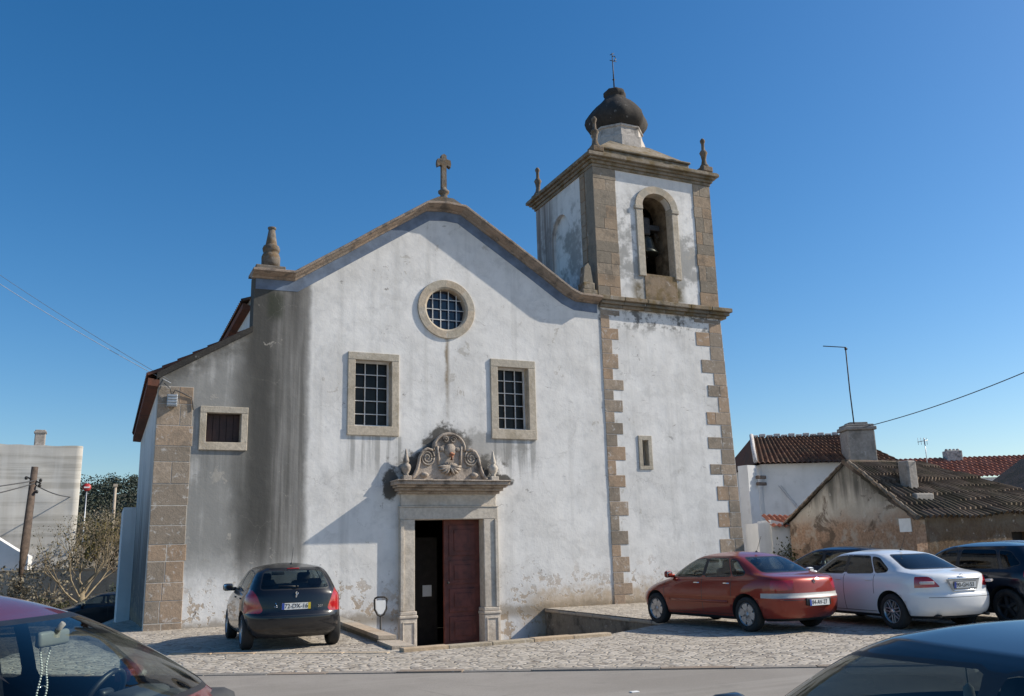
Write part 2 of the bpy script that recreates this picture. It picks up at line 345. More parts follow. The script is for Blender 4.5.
M['p_red_near'] = mat_paint('claret car paint', (0.13, 0.014, 0.02), 0.25, .35, .10, 1.5)
M['p_white'] = mat_paint('white car paint', (0.70, 0.71, 0.72), 0.0, .35, .12)
M['p_navy'] = mat_paint('navy car paint', (0.006, 0.009, 0.017), 0.2, .35, .15)
M['p_dark'] = mat_paint('charcoal car paint', (0.016, 0.018, 0.022), 0.3, .32, .10, 1.5)
M['p_silver'] = mat_paint('silver car paint', (0.40, 0.42, 0.44), 0.6, .35, .12)
M['p_blue'] = mat_paint('dark blue car paint', (0.010, 0.016, 0.032), 0.3, .35, .12)
M['bark'] = simple('bark', (0.13, 0.10, 0.075), 0.95, 0, .35, 8, bump=.4)
M['twig'] = simple('bare twigs', (0.26, 0.205, 0.13), 0.95, 0, .3, 5)
def mat_leaf(name, a, b):
    t = NT(name); tint = t.attr('tint')
    t.bsdf(t.mix(tint, a, b), 0.7, 0, None, spec=.25); return t.m
M['leaf_olive'] = mat_leaf('olive leaves', (0.055, 0.055, 0.018), (0.16, 0.125, 0.04))
M['leaf_dark'] = mat_leaf('dark pine foliage', (0.022, 0.032, 0.024), (0.05, 0.06, 0.042))
M['leaf_scrub'] = mat_leaf('dry scrub', (0.14, 0.12, 0.085), (0.25, 0.22, 0.16))
M['leaf_vine'] = mat_leaf('vine leaves', (0.03, 0.04, 0.015), (0.09, 0.085, 0.03))
M['net'] = None

def mat_net():
    t = NT('scaffold netting'); p = t.pos()
    n1 = t.noise(p, .35, 5, .6); n2 = t.noise(t.mapv(p, (.10, .10, 2.6)), 1.0, 5, .65)
    fold = t.noise(t.mapv(p, (1.2, 1.2, .12)), 1.0, 4, .6)
    c = t.mix(t.ss(n1, .35, .65), (0.50, 0.475, 0.43), (0.57, 0.55, 0.505))
    c = t.mix(t.mul(t.ss(n2, .47, .60), .75), c, (0.36, 0.34, 0.30))
    c = t.mix(t.mul(t.ss(fold, .5, .7), .35), c, (0.66, 0.65, 0.62))
    t.bsdf(c, .9, 0, t.bump(t.add(fold, n2), .15, .05), spec=.1); return t.m
M['net'] = mat_net()

def mat_old_wall(name, white, brown, lo, hi, amt=1.0):
    t = NT(name); p = t.pos(); Z = t.Z
    n1 = t.noise(p, .55, 6, .65); n2 = t.noise(p, 2.6, 6, .68); n3 = t.noise(p, 12, 5, .65)
    vs = t.noise(t.mapv(p, (2.4, 2.4, .2)), 1, 5, .6)
    c = t.mix(t.ss(n2, .3, .7), tuple(x*.8 for x in white), white)
    br = t.mul(t.ss(t.add(Z, t.mul(t.sub(n1, .5), 1.6)), hi, lo), t.ss(n2, .33, .52, .25, 1))
    c = t.mix(t.mul(br, amt), c, t.mix(t.ss(n3, .3, .7), tuple(x*.75 for x in brown), tuple(x*1.2 for x in brown)))
    c = t.mix(t.mul(t.ss(t.noise(p, 1.1, 7, .72, .6), .53, .62), .85), c, (0.11, 0.08, 0.06))
    top = t.ss(t.add(Z, t.mul(t.sub(vs, .5), 2.2)), hi-.1, hi+.9)
    c = t.mix(t.mul(top, t.ss(vs, .36, .6, .5, .95)), c, (0.10, 0.095, 0.082))
    c = t.mix(t.mul(t.ss(t.noise(p, 3.5, 4, .6), .62, .70), .6), c, (0.48, 0.44, 0.40))
    t.bsdf(c, .93, 0, t.bump(t.add(n2, t.mul(n3, .4)), .6, .05), spec=.1); return t.m
M['ruin'] = mat_old_wall('ruined plaster', (0.50, 0.45, 0.38), (0.33, 0.215, 0.145), 1.9, 2.7)
M['ruin_side'] = mat_old_wall('shade-darkened brown wall', (0.19, 0.165, 0.135), (0.11, 0.073, 0.045), 1.5, 2.6)  # side wall of the ruin: shade is put into these darkened colours
def mat_white_wall():
    t = NT('house whitewash'); p = t.pos()
    n1 = t.noise(p, .5, 5, .6); n2 = t.noise(p, 3, 5, .65); vs = t.noise(t.mapv(p, (2, 2, .2)), 1, 4, .6)
    c = t.mix(t.ss(n1, .35, .65), (0.74, 0.73, 0.715), (0.62, 0.615, 0.60))
    c = t.mix(t.mul(t.ss(vs, .52, .7), .3), c, (.42, .40, .37))
    c = t.mix(t.mul(t.ss(n2, .58, .7), .25), c, (.40, .38, .36))
    t.bsdf(c, .92, 0, t.bump(n2, .3, .03), spec=.15); return t.m
M['white'] = mat_white_wall()
M['chimney'] = mat_stone('sooty chimney render', (0.33, 0.31, 0.285), (0.12, 0.11, 0.095), .6, None, 1.5)
M['earth'] = simple('dry earth', (0.20, 0.165, 0.115), .95, 0, .3, .5)
M['hill'] = simple('scrub hill', (0.10, 0.09, 0.06), .95, 0, .3, .05)

# ------------------------------------------------------------------ mesh helpers
class MB:
    def __init__(s): s.v = []; s.f = []; s.mi = []; s.t = []; s.sm = []
    def face(s, idx, m=0, t=0.5, sm=False): s.f.append(tuple(idx)); s.mi.append(m); s.t.append(t); s.sm.append(sm)
    def verts(s, pts):
        b = len(s.v); s.v += [tuple(p) for p in pts]; return list(range(b, b+len(pts)))
    def box(s, x0, x1, y0, y1, z0, z1, m=0, t=0.5, bev=0.0, mat=None, sm=False):
        if bev <= 0:
            P = [(x0, y0, z0), (x1, y0, z0), (x1, y1, z0), (x0, y1, z0), (x0, y0, z1), (x1, y0, z1), (x1, y1, z1), (x0, y1, z1)]
            if mat: P = [mat @ Vector(p) for p in P]
            i = s.verts(P)
            for q in ((3, 2, 1, 0), (4, 5, 6, 7), (0, 1, 5, 4), (1, 2, 6, 5), (2, 3, 7, 6), (3, 0, 4, 7)): s.face([i[k] for k in q], m, t)
        else:
            bm = bmesh.new(); bmesh.ops.create_cube(bm, size=1)
            for v in bm.verts: v.co = Vector(((x0+x1)/2+v.co.x*(x1-x0), (y0+y1)/2+v.co.y*(y1-y0), (z0+z1)/2+v.co.z*(z1-z0)))
            bev = min(bev, .45*min(abs(x1-x0), abs(y1-y0), abs(z1-z0)))
            bmesh.ops.bevel(bm, geom=bm.edges[:], offset=bev, segments=2, profile=.5, affect='EDGES')
            s.bm(bm, mat, m, t, sm)
    def bm(s, bm, mat=None, m=0, t=0.5, sm=False):
        bm.verts.index_update(); i = s.verts([(mat @ v.co) if mat else v.co for v in bm.verts])
        for f in bm.faces: s.face([i[v.index] for v in f.verts], m, t, sm)
        bm.free()
    def lathe(s, prof, c, n=20, m=0, t=0.5, sm=True, axis='z', phase=0.0, caps=True):
        rings = []
        for (r, h) in prof:
            pts = []
            for k in range(n):
                a = 2*PI*k/n+phase; u, w = r*math.cos(a), r*math.sin(a)
                if axis == 'z': p = (c[0]+u, c[1]+w, c[2]+h)
                elif axis == 'y': p = (c[0]+u, c[1]+h, c[2]+w)
                else: p = (c[0]+h, c[1]+u, c[2]+w)
                pts.append(p)
            rings.append(s.verts(pts))
        for a, b in zip(rings, rings[1:]):
            for k in range(n): s.face((a[k], a[(k+1) % n], b[(k+1) % n], b[k]), m, t, sm)
        if caps: s.face(rings[0][::-1], m, t); s.face(rings[-1], m, t)
    def tube(s, pts, r, n=6, m=0, t=0.5, taper=None, caps=True):
        pts = [Vector(p) for p in pts]; rings = []
        ref = Vector((0, 0, 1))
        for i, p in enumerate(pts):
            d = (pts[min(i+1, len(pts)-1)]-pts[max(i-1, 0)])
            if d.length < 1e-9: d = Vector((0, 0, 1))
            d.normalize()
            a = d.cross(ref)
            if a.length < .1: a = d.cross(Vector((1, 0, 0)))
            a.normalize(); b = d.cross(a)
            rr = r if taper is None else r+(taper-r)*i/max(1, len(pts)-1)
            rings.append(s.verts([p+(a*math.cos(2*PI*k/n)+b*math.sin(2*PI*k/n))*rr for k in range(n)]))
        for A, B in zip(rings, rings[1:]):
            for k in range(n): s.face((A[k], A[(k+1) % n], B[(k+1) % n], B[k]), m, t, True)
        if caps: s.face(rings[0][::-1], m, t); s.face(rings[-1], m, t)
    def prism(s, poly, y0, y1, m=0, t=0.5, mp=lambda a, b, y: (a, y, b)):
        n = len(poly); A = s.verts([mp(a, b, y0) for a, b in poly]); B = s.verts([mp(a, b, y1) for a, b in poly])
        s.face(A, m, t); s.face(B[::-1], m, t)
        for k in range(n): s.face((A[k], B[k], B[(k+1) % n], A[(k+1) % n]), m, t)
    def mesh(s, name):
        me = bpy.data.meshes.new(name); me.from_pydata(s.v, [], s.f)
        me.polygons.foreach_set('material_index', s.mi); me.polygons.foreach_set('use_smooth', s.sm)
        at = me.attributes.new('tint', 'FLOAT', 'FACE'); at.data.foreach_set('value', s.t)
        me.update(); return me
    def build(s, name, mats, parent=None, fix=True):
        me = s.mesh(name)
        if not isinstance(mats, (list, tuple)): mats = [mats]
        for m in mats: me.materials.append(m)
        if fix:
            bm = bmesh.new(); bm.from_mesh(me); bmesh.ops.recalc_face_normals(bm, faces=bm.faces); bm.to_mesh(me); bm.free()
        return link(name, me, parent)

def link(name, me, parent=None):
    o = bpy.data.objects.new(name, me); COL.objects.link(o)
    if parent is not None: o.parent = parent
    return o
def tag(o, label, cat, group=None):
    o['label'] = label; o['category'] = cat
    if group: o['group'] = group
    return o
def thing(name, label, cat, loc=(0, 0, 0), rz=0.0, group=None):
    o = bpy.data.objects.new(name, None); COL.objects.link(o); o.empty_display_size = .3
    o.location = loc; o.rotation_euler = (0, 0, rz)
    return tag(o, label, cat, group)
def structure(o, kind='structure'): o['kind'] = kind; return o

def holed(outline, holes, thick, mp):
    """flat wall with openings: outline and holes in (a, b), mp(a, b, d) -> xyz with d in 0..thick"""
    cu = bpy.data.curves.new('tmp', 'CURVE'); cu.dimensions = '2D'; cu.fill_mode = 'BOTH'; cu.extrude = thick/2
    for lp in [outline]+holes:
        sp = cu.splines.new('POLY'); sp.points.add(len(lp)-1)
        for i, (a, b) in enumerate(lp): sp.points[i].co = (a, b, 0, 1)
        sp.use_cyclic_u = True
    ob = bpy.data.objects.new('tmp', cu); COL.objects.link(ob)
    dg = bpy.context.evaluated_depsgraph_get(); dg.update()
    me = bpy.data.meshes.new_from_object(ob.evaluated_get(dg))
    bpy.data.objects.remove(ob); bpy.data.curves.remove(cu)
    mb = MB(); i = mb.verts([mp(v.co.x, v.co.y, v.co.z+thick/2) for v in me.vertices])
    for p in me.polygons: mb.face([i[k] for k in p.vertices])
    bpy.data.meshes.remove(me)
    return mb
def text_mb(mb, txt, size, mat, depth=0.001, align='CENTER', m=0, xs=1.0):
    cu = bpy.data.curves.new('tmp', 'FONT'); cu.body = txt; cu.size = size; cu.extrude = depth
    cu.align_x = align; cu.align_y = 'CENTER'
    ob = bpy.data.objects.new('tmp', cu); COL.objects.link(ob)
    dg = bpy.context.evaluated_depsgraph_get(); dg.update()
    me = bpy.data.meshes.new_from_object(ob.evaluated_get(dg))
    bpy.data.objects.remove(ob); bpy.data.curves.remove(cu)
    i = mb.verts([mat @ Vector((v.co.x*xs, v.co.y, v.co.z)) for v in me.vertices])
    for p in me.polygons: mb.face([i[k] for k in p.vertices], m)
    bpy.data.meshes.remove(me)
def arc(cx, cz, r, a0, a1, n, rz=None):
    rz = r if rz is None else rz
    return [(cx+r*math.cos(a0+(a1-a0)*k/n), cz+rz*math.sin(a0+(a1-a0)*k/n)) for k in range(n+1)]
def sstep(x, a, b):
    t = max(0, min(1, (x-a)/(b-a))); return t*t*(3-2*t)
def jit(a): return random.uniform(-a, a)

# ------------------------------------------------------------------ ground
D = 22.76
TY = D-0.012        # tower front
def gz(x, y):
    return -1.45*sstep(y, 22, 44)*sstep(x, 3.5, -2.0)
PIT = [(5.20, 29.4), (4.72, 15.05), (8.75, 15.05), (11.28, 16.6), (11.28, 29.4)]
def in_poly(p, poly):
    c = False; n = len(poly)
    for i in range(n):
        (x1, y1), (x2, y2) = poly[i], poly[(i+1) % n]
        if (y1 > p[1]) != (y2 > p[1]) and p[0] < (x2-x1)*(p[1]-y1)/(y2-y1)+x1: c = not c
    return c
def make_ground():
    xs = [-900, -400, -150, -80, -50]+[-36+2*i for i in range(44)]+[60, 90, 160, 400, 900]
    ys = [-600, -200, -60, -25]+[-12+2*i for i in range(38)]+[70, 90, 130, 200, 400, 1200]
    pts = [Vector(p) for p in PIT]
    edges = [(i, (i+1) % 5) for i in range(5)]
    for x in xs:
        for y in ys:
            if min((Vector((x, y))-q).length for q in pts[:5]) > .3: pts.append(Vector((x, y)))
    V, E_, F_, *_ = delaunay_2d_cdt(pts, edges, [], 0, 1e-5)
    mb = MB(); i = mb.verts([(v.x, v.y, gz(v.x, v.y)) for v in V])
    for f in F_:
        c = sum((V[k] for k in f), Vector((0, 0)))/len(f)
        if in_poly(c, PIT): continue
        mb.face([i[k] for k in f])
    structure(mb.build('ground', M['cobble']))
make_ground()
ED0 = Vector((1.61, 13.43)); EDD = Vector((0.8643, -0.503)); EDN = Vector((-0.503, -0.8643))   # road edge, towards the camera
def edge_pt(s, o): q = ED0+EDD*s+EDN*o; return (q.x, q.y)
mb = MB()
i = mb.verts([(*edge_pt(-120, 0.0), .005), (*edge_pt(160, 0.0), .005), (*edge_pt(160, 26), .005), (*edge_pt(-120, 26), .005)])
mb.face(i); structure(mb.build('road', M['asphalt']))
mb = MB(); s = -30.0
while s < 60:                                              # flush grey edging stones along the road
    L = random.uniform(.8, 1.1); a = jit(.015)
    q = [edge_pt(s+.008, -.17+a), edge_pt(s+L-.008, -.17+a), edge_pt(s+L-.008, .015), edge_pt(s+.008, .015)]
    z = .022+jit(.008)
    A = mb.verts([(x, y, -.1) for x, y in q]); B = mb.verts([(x, y, z) for x, y in q]); t_ = random.random()
    mb.face(B, 0, t_)
    for k in range(4): mb.face((A[k], A[(k+1) % 4], B[(k+1) % 4], B[k]), 0, t_)
    s += L
structure(mb.build('road_kerb', M['kerbgrey']))
# sunken forecourt before the door
mb = MB()
i = mb.verts([(5.20, 22.9, -.85), (4.72, 17.2, -.85), (4.72, 15.05, -.06), (8.75, 15.05, -.06), (11.28, 16.6, -.06), (11.28, 18.2, -.85), (11.28, 22.9, -.85), (8.75, 17.2, -.85)])
mb.face((i[0], i[1], i[7], i[5], i[6])); mb.face((i[1], i[2], i[3], i[7])); mb.face((i[7], i[3], i[4], i[5]))
structure(mb.build('forecourt', M['cobble']))
def bar(mb, p, q, w, z0, z1, n, m=0, gap=.008, bev=.02, slope=(0, 0)):
    p = Vector(p); q = Vector(q); L = (q-p).length; a = math.atan2((q-p).y, (q-p).x)
    for k in range(n):
        mt = Matrix.Translation((p.x, p.y, 0)) @ Matrix.Rotation(a, 4, 'Z')
        mb.box(L*k/n+gap/2, L*(k+1)/n-gap/2, -w/2+jit(.006), w/2+jit(.006), z0, z1+jit(.006), m, random.random(), bev, mt)
mb = MB(); bar(mb, (4.62, 14.72), (8.70, 14.90), .2, -.12, .06, 5, bev=.012)
structure(mb.build('forecourt_kerb', M['kerb']))
mb = MB(); bar(mb, (1.2, 16.95), (4.42, 14.72), .16, -.1, .02, 5)
structure(mb.build('paving_border', M['kerb']))

# retaining walls of the forecourt
rw = thing('retaining_wall', 'dark blotched retaining wall in shade at the right of the church door pit', 'wall', (11.28, 19.7, -.85))
def par(o, parent):       # parent keeping world coordinates (parent unrotated)
    o.parent = parent; o.location = -Vector(parent.location); return o
mb = MB(); mb.box(11.282, 11.62, 16.5, D-.03, -.95, -.10, 0, .5)
par(mb.build('wall_face', M['retain']), rw)
mb = MB(); bar(mb, (11.46, 16.5), (11.46, D-.05), .42, -.098, -.02, 7, bev=.025)
par(mb.build('coping', M['coping']), rw)
rl = thing('low_parapet', 'low worn stone parapet stepping down beside the black hatchback', 'wall', (4.9, 19, 0))
mb = MB()
mt = lambda a, b, y: (4.78+(y-15)*.062+a, y, b)
mb.prism([(-.14, -.9), (.14, -.9), (.14, .05), (-.14, .07)], 16.3, D-.03, mp=mt)
par(mb.build('wall_face', M['retain']), rl)
mb = MB(); y = 16.3
while y < D-.6:
    mb.prism([(-.17, .072), (.17, .052), (.17, .125), (-.17, .14)], y+.006, min(y+.9, D-.05)-.006, 0, random.random(), mp=mt); y += .9
mb.prism([(-.20, -.2), (.22, -.2), (.22, .045), (-.20, .06)], 15.12, 16.28, 0, .4, mp=mt)
par(mb.build('coping', M['coping']), rl)

# ------------------------------------------------------------------ church
church = thing('church', 'whitewashed stone church with bell tower, gabled front and carved doorway', 'church', (9, 26, 0))
church.location = (0, 0, 0)
front_mp = lambda a, b, d: (a, D+d, b)
GT = [(3.06, 8.87), (4.12, 8.89), (7.80, 11.39), (8.40, 11.46), (8.98, 11.43), (11.31, 9.97), (12.40, 9.26), (12.70, 9.14), (13.46, 9.12)]  # gable line
gi = [(x, z-.05) for x, z in GT]
outline = [(0.99, -1.2), (13.50, -1.2)]+[(13.50, gi[-1][1])]+gi[::-1][1:-1]+[(3.14, gi[0][1]), (3.14, 7.30), (0.99, 6.02)]
W1 = (5.84, 6.86, 4.90, 6.70); W2 = (10.0, 10.98, 4.94, 6.76); SQ = (2.12, 2.96, 4.37, 5.11); DO = (7.47, 9.45, -.85, 2.45)
ROSE = (8.46, 8.33, .60)
rect = lambda r: [(r[0], r[2]), (r[1], r[2]), (r[1], r[3]), (r[0], r[3])]
rose_hole = arc(ROSE[0], ROSE[1], ROSE[2], 0, 2*PI*(47/48), 47)
wall = holed(outline, [rect(W1), rect(W2), rect(SQ), rect(DO), rose_hole], .62, front_mp)
wall.build('front_wall', M['plaster'], church)

# painted blue band below the raking cornice
def offset_line(L, h):
    out = []
    for k, p in enumerate(L):
        a = Vector(L[max(k-1, 0)]); b = Vector(p); c = Vector(L[min(k+1, len(L)-1)])
        n1 = (b-a); n2 = (c-b)
        n1 = Vector((-n1.y, n1.x)).normalized() if n1.length else None; n2 = Vector((-n2.y, n2.x)).normalized() if n2.length else None
        n = n1 or n2
        if n1 and n2: n = (n1+n2).normalized(); n = n/max(.5, n.dot(n1))
        out.append((b.x+n.x*h, b.y+n.y*h))
    return out
def ribbon(mb, A, B, y, y2, m=0):
    n = len(A)
    for k in range(n-1):
        f = mb.verts([(A[k][0], y, A[k][1]), (A[k+1][0], y, A[k+1][1]), (B[k+1][0], y, B[k+1][1]), (B[k][0], y, B[k][1])]); mb.face(f, m)
        g = mb.verts([(B[k][0], y2, B[k][1]), (B[k+1][0], y2, B[k+1][1])]); mb.face((f[3], f[2], g[1], g[0]), m)
GB = [(3.16, 8.87)]+GT[1:-1]+[(13.43, 9.12)]
mb = MB(); ribbon(mb, offset_line(GB, -.14), offset_line(GB, -.46), D-.008, D+.01)
mb.build('painted_band', M['blue'], church)
def sweep(mb, L, prof, y, m=0, seglen=None, tints=False):
    rows = []
    for (d, h) in prof: rows.append([(px, y-d, pz) for px, pz in offset_line(L, h)])
    ids = [mb.verts(r_) for r_ in rows]; n = len(L)
    for k in range(n-1):
        t_ = random.uniform(.2, .7)
        for a, b in zip(ids, ids[1:]): mb.face((a[k], a[k+1], b[k+1], b[k]), m, t_)
    mb.face([r_[0] for r_ in ids], m); mb.face([r_[-1] for r_ in ids][::-1], m)
def subdiv(L, step):
    out = [L[0]]
    for a, b in zip(L, L[1:]):
        n = max(1, int(math.hypot(b[0]-a[0], b[1]-a[1])/step))
        for k in range(1, n+1): out.append((a[0]+(b[0]-a[0])*k/n, a[1]+(b[1]-a[1])*k/n+(jit(.012) if k < n else 0)))
    return out
mb = MB()
sweep(mb, subdiv(GT, .8), [(-.4, -.02), (-.02, -.18), (.06, -.175), (.09, -.135), (.22, -.10), (.29, -.06), (.37, -.05), (.37, .0), (.35, .015), (-.62, .05), (-.62, -.02)], D)
mb.build('gable_cornice', M['gable'], church)

# corner stones
def quoin(mb, x0, widths, z0, z1, h, y0, y1, side=1, xf=None, split=.0):
    z = z0; k = 0
    while z < z1-.12:
        hh = min(h*random.uniform(.78, 1.22), z1-z); w = widths[k % len(widths)]*(random.uniform(.80, 1.12) if len(widths) > 1 else random.uniform(.97, 1.03))
        xa = x0 if xf is None else xf(z)
        a, b = (xa, xa+w) if side > 0 else (xa-w, xa)
        dy = jit(.004)
        cuts = [a, b]
        if w > .6 and random.random() < split: cuts = [a, a+(b-a)*random.uniform(.35, .65), b]
        for c0, c1 in zip(cuts, cuts[1:]):
            mb.box(c0+.006, c1-.006, y0+dy, y1, z+.007, z+hh-.007, 0, random.random()**1.6, .008)
        z += hh; k += 1
mb = MB(); quoin(mb, .972, [.83], -.25, 5.72, .45, D-.016, D+.55, split=.6)
cq = mb.build('corner_quoin', M['quoin'], church)
mb = MB(); mb.box(.976, 1.79, D-.010, D+.5, -.25, 5.72); mb.build('mortar', M['mortar'], cq)
# aisle roof edge, walls behind, roofs
mb = MB(); sl = (7.30-6.02)/(3.14-.99)
aw = lambda x: 6.02+(x-.99)*sl
mb.prism([(.93, aw(.93)-.10), (3.14, 7.30-.06), (3.14, 7.30+.10), (.93, aw(.93)+.06)], D-.05, D+.5, 0, .2)
mb.build('verge_coping', M['dome'], church)
mb = MB(); mb.box(.99, 1.55, D+.6, 34.0, -1.4, 5.86); mb.box(1.55, 3.2, 33.5, 34.0, -1.4, 5.86)
mb.box(3.14, 3.75, D+.6, 38, -1, 8.35)                    # clerestory wall of the nave
mb.box(12.9, 13.4, 26.9, 38, -1, 8.35); mb.box(3.75, 13.4, 37.5, 38, -1, 8.35)
mb.build('side_wall', M['plaster'], church)
mb = MB(); mb.box(.58, .985, 33.2, 37.0, -1.6, 3.35); mb.build('annex_wall', M['white'], church)   # annex projecting at the back
def tile_roof(mb, p00, p10, p01, p11, cw=.22, ch=.38, amp=.045, sub=6, irregular=.0):
    p00, p10, p01, p11 = map(Vector, (p00, p10, p01, p11))
    nu = max(1, int((p10-p00).length/cw)); nv = max(1, int((p01-p00).length/ch))
    nrm = (p10-p00).cross(p01-p00).normalized()
    if nrm.z < 0: nrm = -nrm
    col_t = [[random.random() for _ in range(nv)] for _ in range(nu)]
    prev = None
    for j in range(nv):
        for half in (0, 1):
            v = (j+half*.97)/nv; lift = .035*(1-half)
            row = []
            for i_ in range(nu*sub+1):
                u = i_/(nu*sub); ph = (i_ % sub)/sub
                h = amp*(2*abs(math.sin(PI*ph))-1)+lift
                base = (p00.lerp(p10, u)).lerp(p01.lerp(p11, u), v)
                if irregular: h += irregular*mnoise.noise(Vector((base.x*.7, base.y*.7, j*1.7)))
                row.append(base+nrm*h)
            row = mb.verts(row)
            if prev:
                for i_ in range(nu*sub):
                    mb.face((prev[i_], prev[i_+1], row[i_+1], row[i_]), 0, col_t[min(nu-1, i_//sub)][j if half else max(0, j-1)], True)
            prev = row
mb = MB()
tile_roof(mb, (.72, D+.02, 5.98), (.72, 34.3, 5.98), (3.14, D+.02, 7.36), (3.14, 34.3, 7.36))
mb.build('aisle_roof', M['tile_eave'], church, fix=False)
mb = MB(); mb.prism([(.73, 5.72), (.99, 5.70), (.99, 5.86), (.73, 5.90)], D-.03, 34.2)
mb.build('aisle_eave', M['tile_eave'], church)
mb = MB()
tile_roof(mb, (2.93, D+.55, 8.22), (2.93, 38, 8.22), (8.42, D+.55, 10.75), (8.42, 38, 10.75))
tile_roof(mb, (13.4, 26.9, 8.5), (13.4, 38, 8.5), (8.42, 26.9, 10.75), (8.42, 38, 10.75))
mb.build('nave_roof', M['tile_old'], church, fix=False)
mb = MB(); mb.prism([(2.95, 8.02), (3.14, 7.98), (3.14, 8.12), (2.95, 8.18)], D+.63, 38)
mb.build('nave_eave', M['tile_eave'], church)

# windows: stone surround, bars, glass
def window(r, fw_, rows, cols, y, name='window', proud=.042, depth=.30, mats=('frame', 'grille', 'pane'), sill=.0):
    x0, x1, z0, z1 = r; f = MB()
    a = fw_
    f.box(x0-a, x0+.006, y-proud, y+.1, z0+.003, z1-.003, 0, .25, .012); f.box(x1-.006, x1+a, y-proud, y+.1, z0+.003, z1-.003, 0, .3, .012)
    f.box(x0-a, x1+a, y-proud-.006, y+.1, z1-.006, z1+a, 0, .2, .012); f.box(x0-a, x1+a, y-proud-.010, y+.1, z0-a*1.25, z0+.006, 0, .35, .012)
    # inner rebate
    f.box(x0+.003, x0+.02, y+.101, y+depth, z0+.01, z1-.01, 0, .3); f.box(x1-.02, x1-.003, y+.101, y+depth, z0+.01, z1-.01, 0, .3)
    o = f.build(name, M[mats[0]], church)
    g = MB()
    if rows:
        fr = .045
        g.box(x0+.02, x0+.02+fr, y+depth-.08, y+depth-.03, z0, z1); g.box(x1-.02-fr, x1-.02, y+depth-.08, y+depth-.03, z0, z1)
        g.box(x0+.066, x1-.066, y+depth-.079, y+depth-.031, z0, z0+fr+.02); g.box(x0+.066, x1-.066, y+depth-.079, y+depth-.031, z1-fr, z1)
        for k in range(1, cols):
            x = x0+(x1-x0)*k/cols; g.box(x-.011, x+.011, y+depth-.076, y+depth-.04, z0+.06, z1-.045)
        for k in range(1, rows):
            z = z0+(z1-z0)*k/rows; g.box(x0+.065, x1-.065, y+depth-.074, y+depth-.042, z-.011, z+.011)
        g.build('grille', M[mats[1]], o)
    p = MB(); p.box(x0, x1, y+depth, y+depth+.02, z0, z1)
    p.build('pane', M[mats[2]], o)
    return o
window(W1, .20, 5, 3, D); window(W2, .22, 5, 3, D)
sqw = window(SQ, .155, 0, 0, D, mats=('frame', 'grille', 'shutter'), depth=.22)
sqw.name = 'square_window'
mb = MB()
for k in range(5): mb.box(SQ[0]+.02+k*.164, SQ[0]+.02+k*.164+.15, D+.19, D+.217, SQ[2]+.01, SQ[3]-.01)
mb.build('shutter', M['shutter'], sqw)
# round window
f = MB(); n = 64
prof = [(ROSE[2]-.006, .25), (ROSE[2]-.006, -.01), (ROSE[2]+.02, -.03), (ROSE[2]+.05, -.05), (ROSE[2]+.25, -.05), (ROSE[2]+.26, -.045), (ROSE[2]+.265, .05)]
rings = [f.verts([(ROSE[0]+r_*math.cos(2*PI*k/n), D+h, ROSE[1]+r_*math.sin(2*PI*k/n)) for k in range(n)]) for r_, h in prof]
for a, b in zip(rings, rings[1:]):
    for k in range(n): f.face((a[k], a[(k+1) % n], b[(k+1) % n], b[k]), 0, .2+.3*((k//8) % 2), False)
ro = f.build('round_window', M['frame'], church)
g = MB()
for k in range(1, 5):
    x = -ROSE[2]+2*ROSE[2]*k/5+(.0); hh = math.sqrt(max(0, ROSE[2]**2-x*x))
    g.box(ROSE[0]+x-.010, ROSE[0]+x+.010, D+.13, D+.16, ROSE[1]-hh, ROSE[1]+hh)
for k in range(1, 4):
    z = -ROSE[2]+2*ROSE[2]*k/4+.02; hh = math.sqrt(max(0, ROSE[2]**2-z*z))
    g.box(ROSE[0]-hh, ROSE[0]+hh, D+.132, D+.158, ROSE[1]+z-.010, ROSE[1]+z+.010)
g.build('grille', M['grille'], ro)
p = MB(); p.face(p.verts([(ROSE[0]+.61*math.cos(2*PI*k/48), D+.22, ROSE[1]+.61*math.sin(2*PI*k/48)) for k in range(48)]))
M['rosepane'] = simple('blue grey leaded glass', (0.015, 0.02, 0.034), 0.12, 0, .5, 3, spec=.6)
p.build('pane', M['rosepane'], ro, fix=False)

# portal
lb = MB(); lb.box(7.06, 9.87, D-.135, D+.35, 2.444, 2.76, 0, .2, .015); lb.box(7.05, 9.88, D-.155, D+.2, 2.762, 2.80, 0, .2, .012)
lb.box(7.10, 9.83, D-.11, D+.2, 2.803, 3.12, 0, .25, .01)
pt = lb.build('portal', M['portal'], church)
for (xa, xb) in ((7.10, 7.476), (9.444, 9.83)):
    po = MB()
    po.box(xa, xb, D-.13, D+.35, .12, 2.443, 0, .25, .015)
    po.box(xa-.03 if xa < 8 else xb-.07, xa+.07 if xa < 8 else xb+.03, D-.17, D+.2, .121, 2.442, 0, .2, .012)
    po.box(xa-.04, xb+.04, D-.17, D+.3, .02, .118, 0, .3, .02); po.box(xa-.06, xb+.06, D-.20, D+.3, -.06, .018, 0, .3, .02)
    po.box(xa-.04, xb+.04, D-.18, D+.34, -.86, -.062, 0, .3, .015)
    for (u0, u1, w0, w1) in ((xa+.02, xa+.05, -.78, -.14), (xb-.05, xb-.02, -.78, -.14), (xa+.052, xb-.052, -.17, -.14), (xa+.052, xb-.052, -.78, -.75)):
        po.box(u0, u1, D-.20, D-.17, w0, w1, 0, .3, .008)
    po.build('jamb', M['portal'], pt)
cb = MB()
for (z0, z1, d) in ((3.12, 3.19, .22), (3.19, 3.27, .36), (3.27, 3.33, .49), (3.33, 3.42, .62), (3.42, 3.46, .66)):
    cb.box(7.10-d*.42, 9.83+d*.36, D-d, D+.1, z0+.001, z1, 0, .4, .018)
cb.build('door_cornice', M['pediment'], pt)
pd = MB()
cx = 8.45
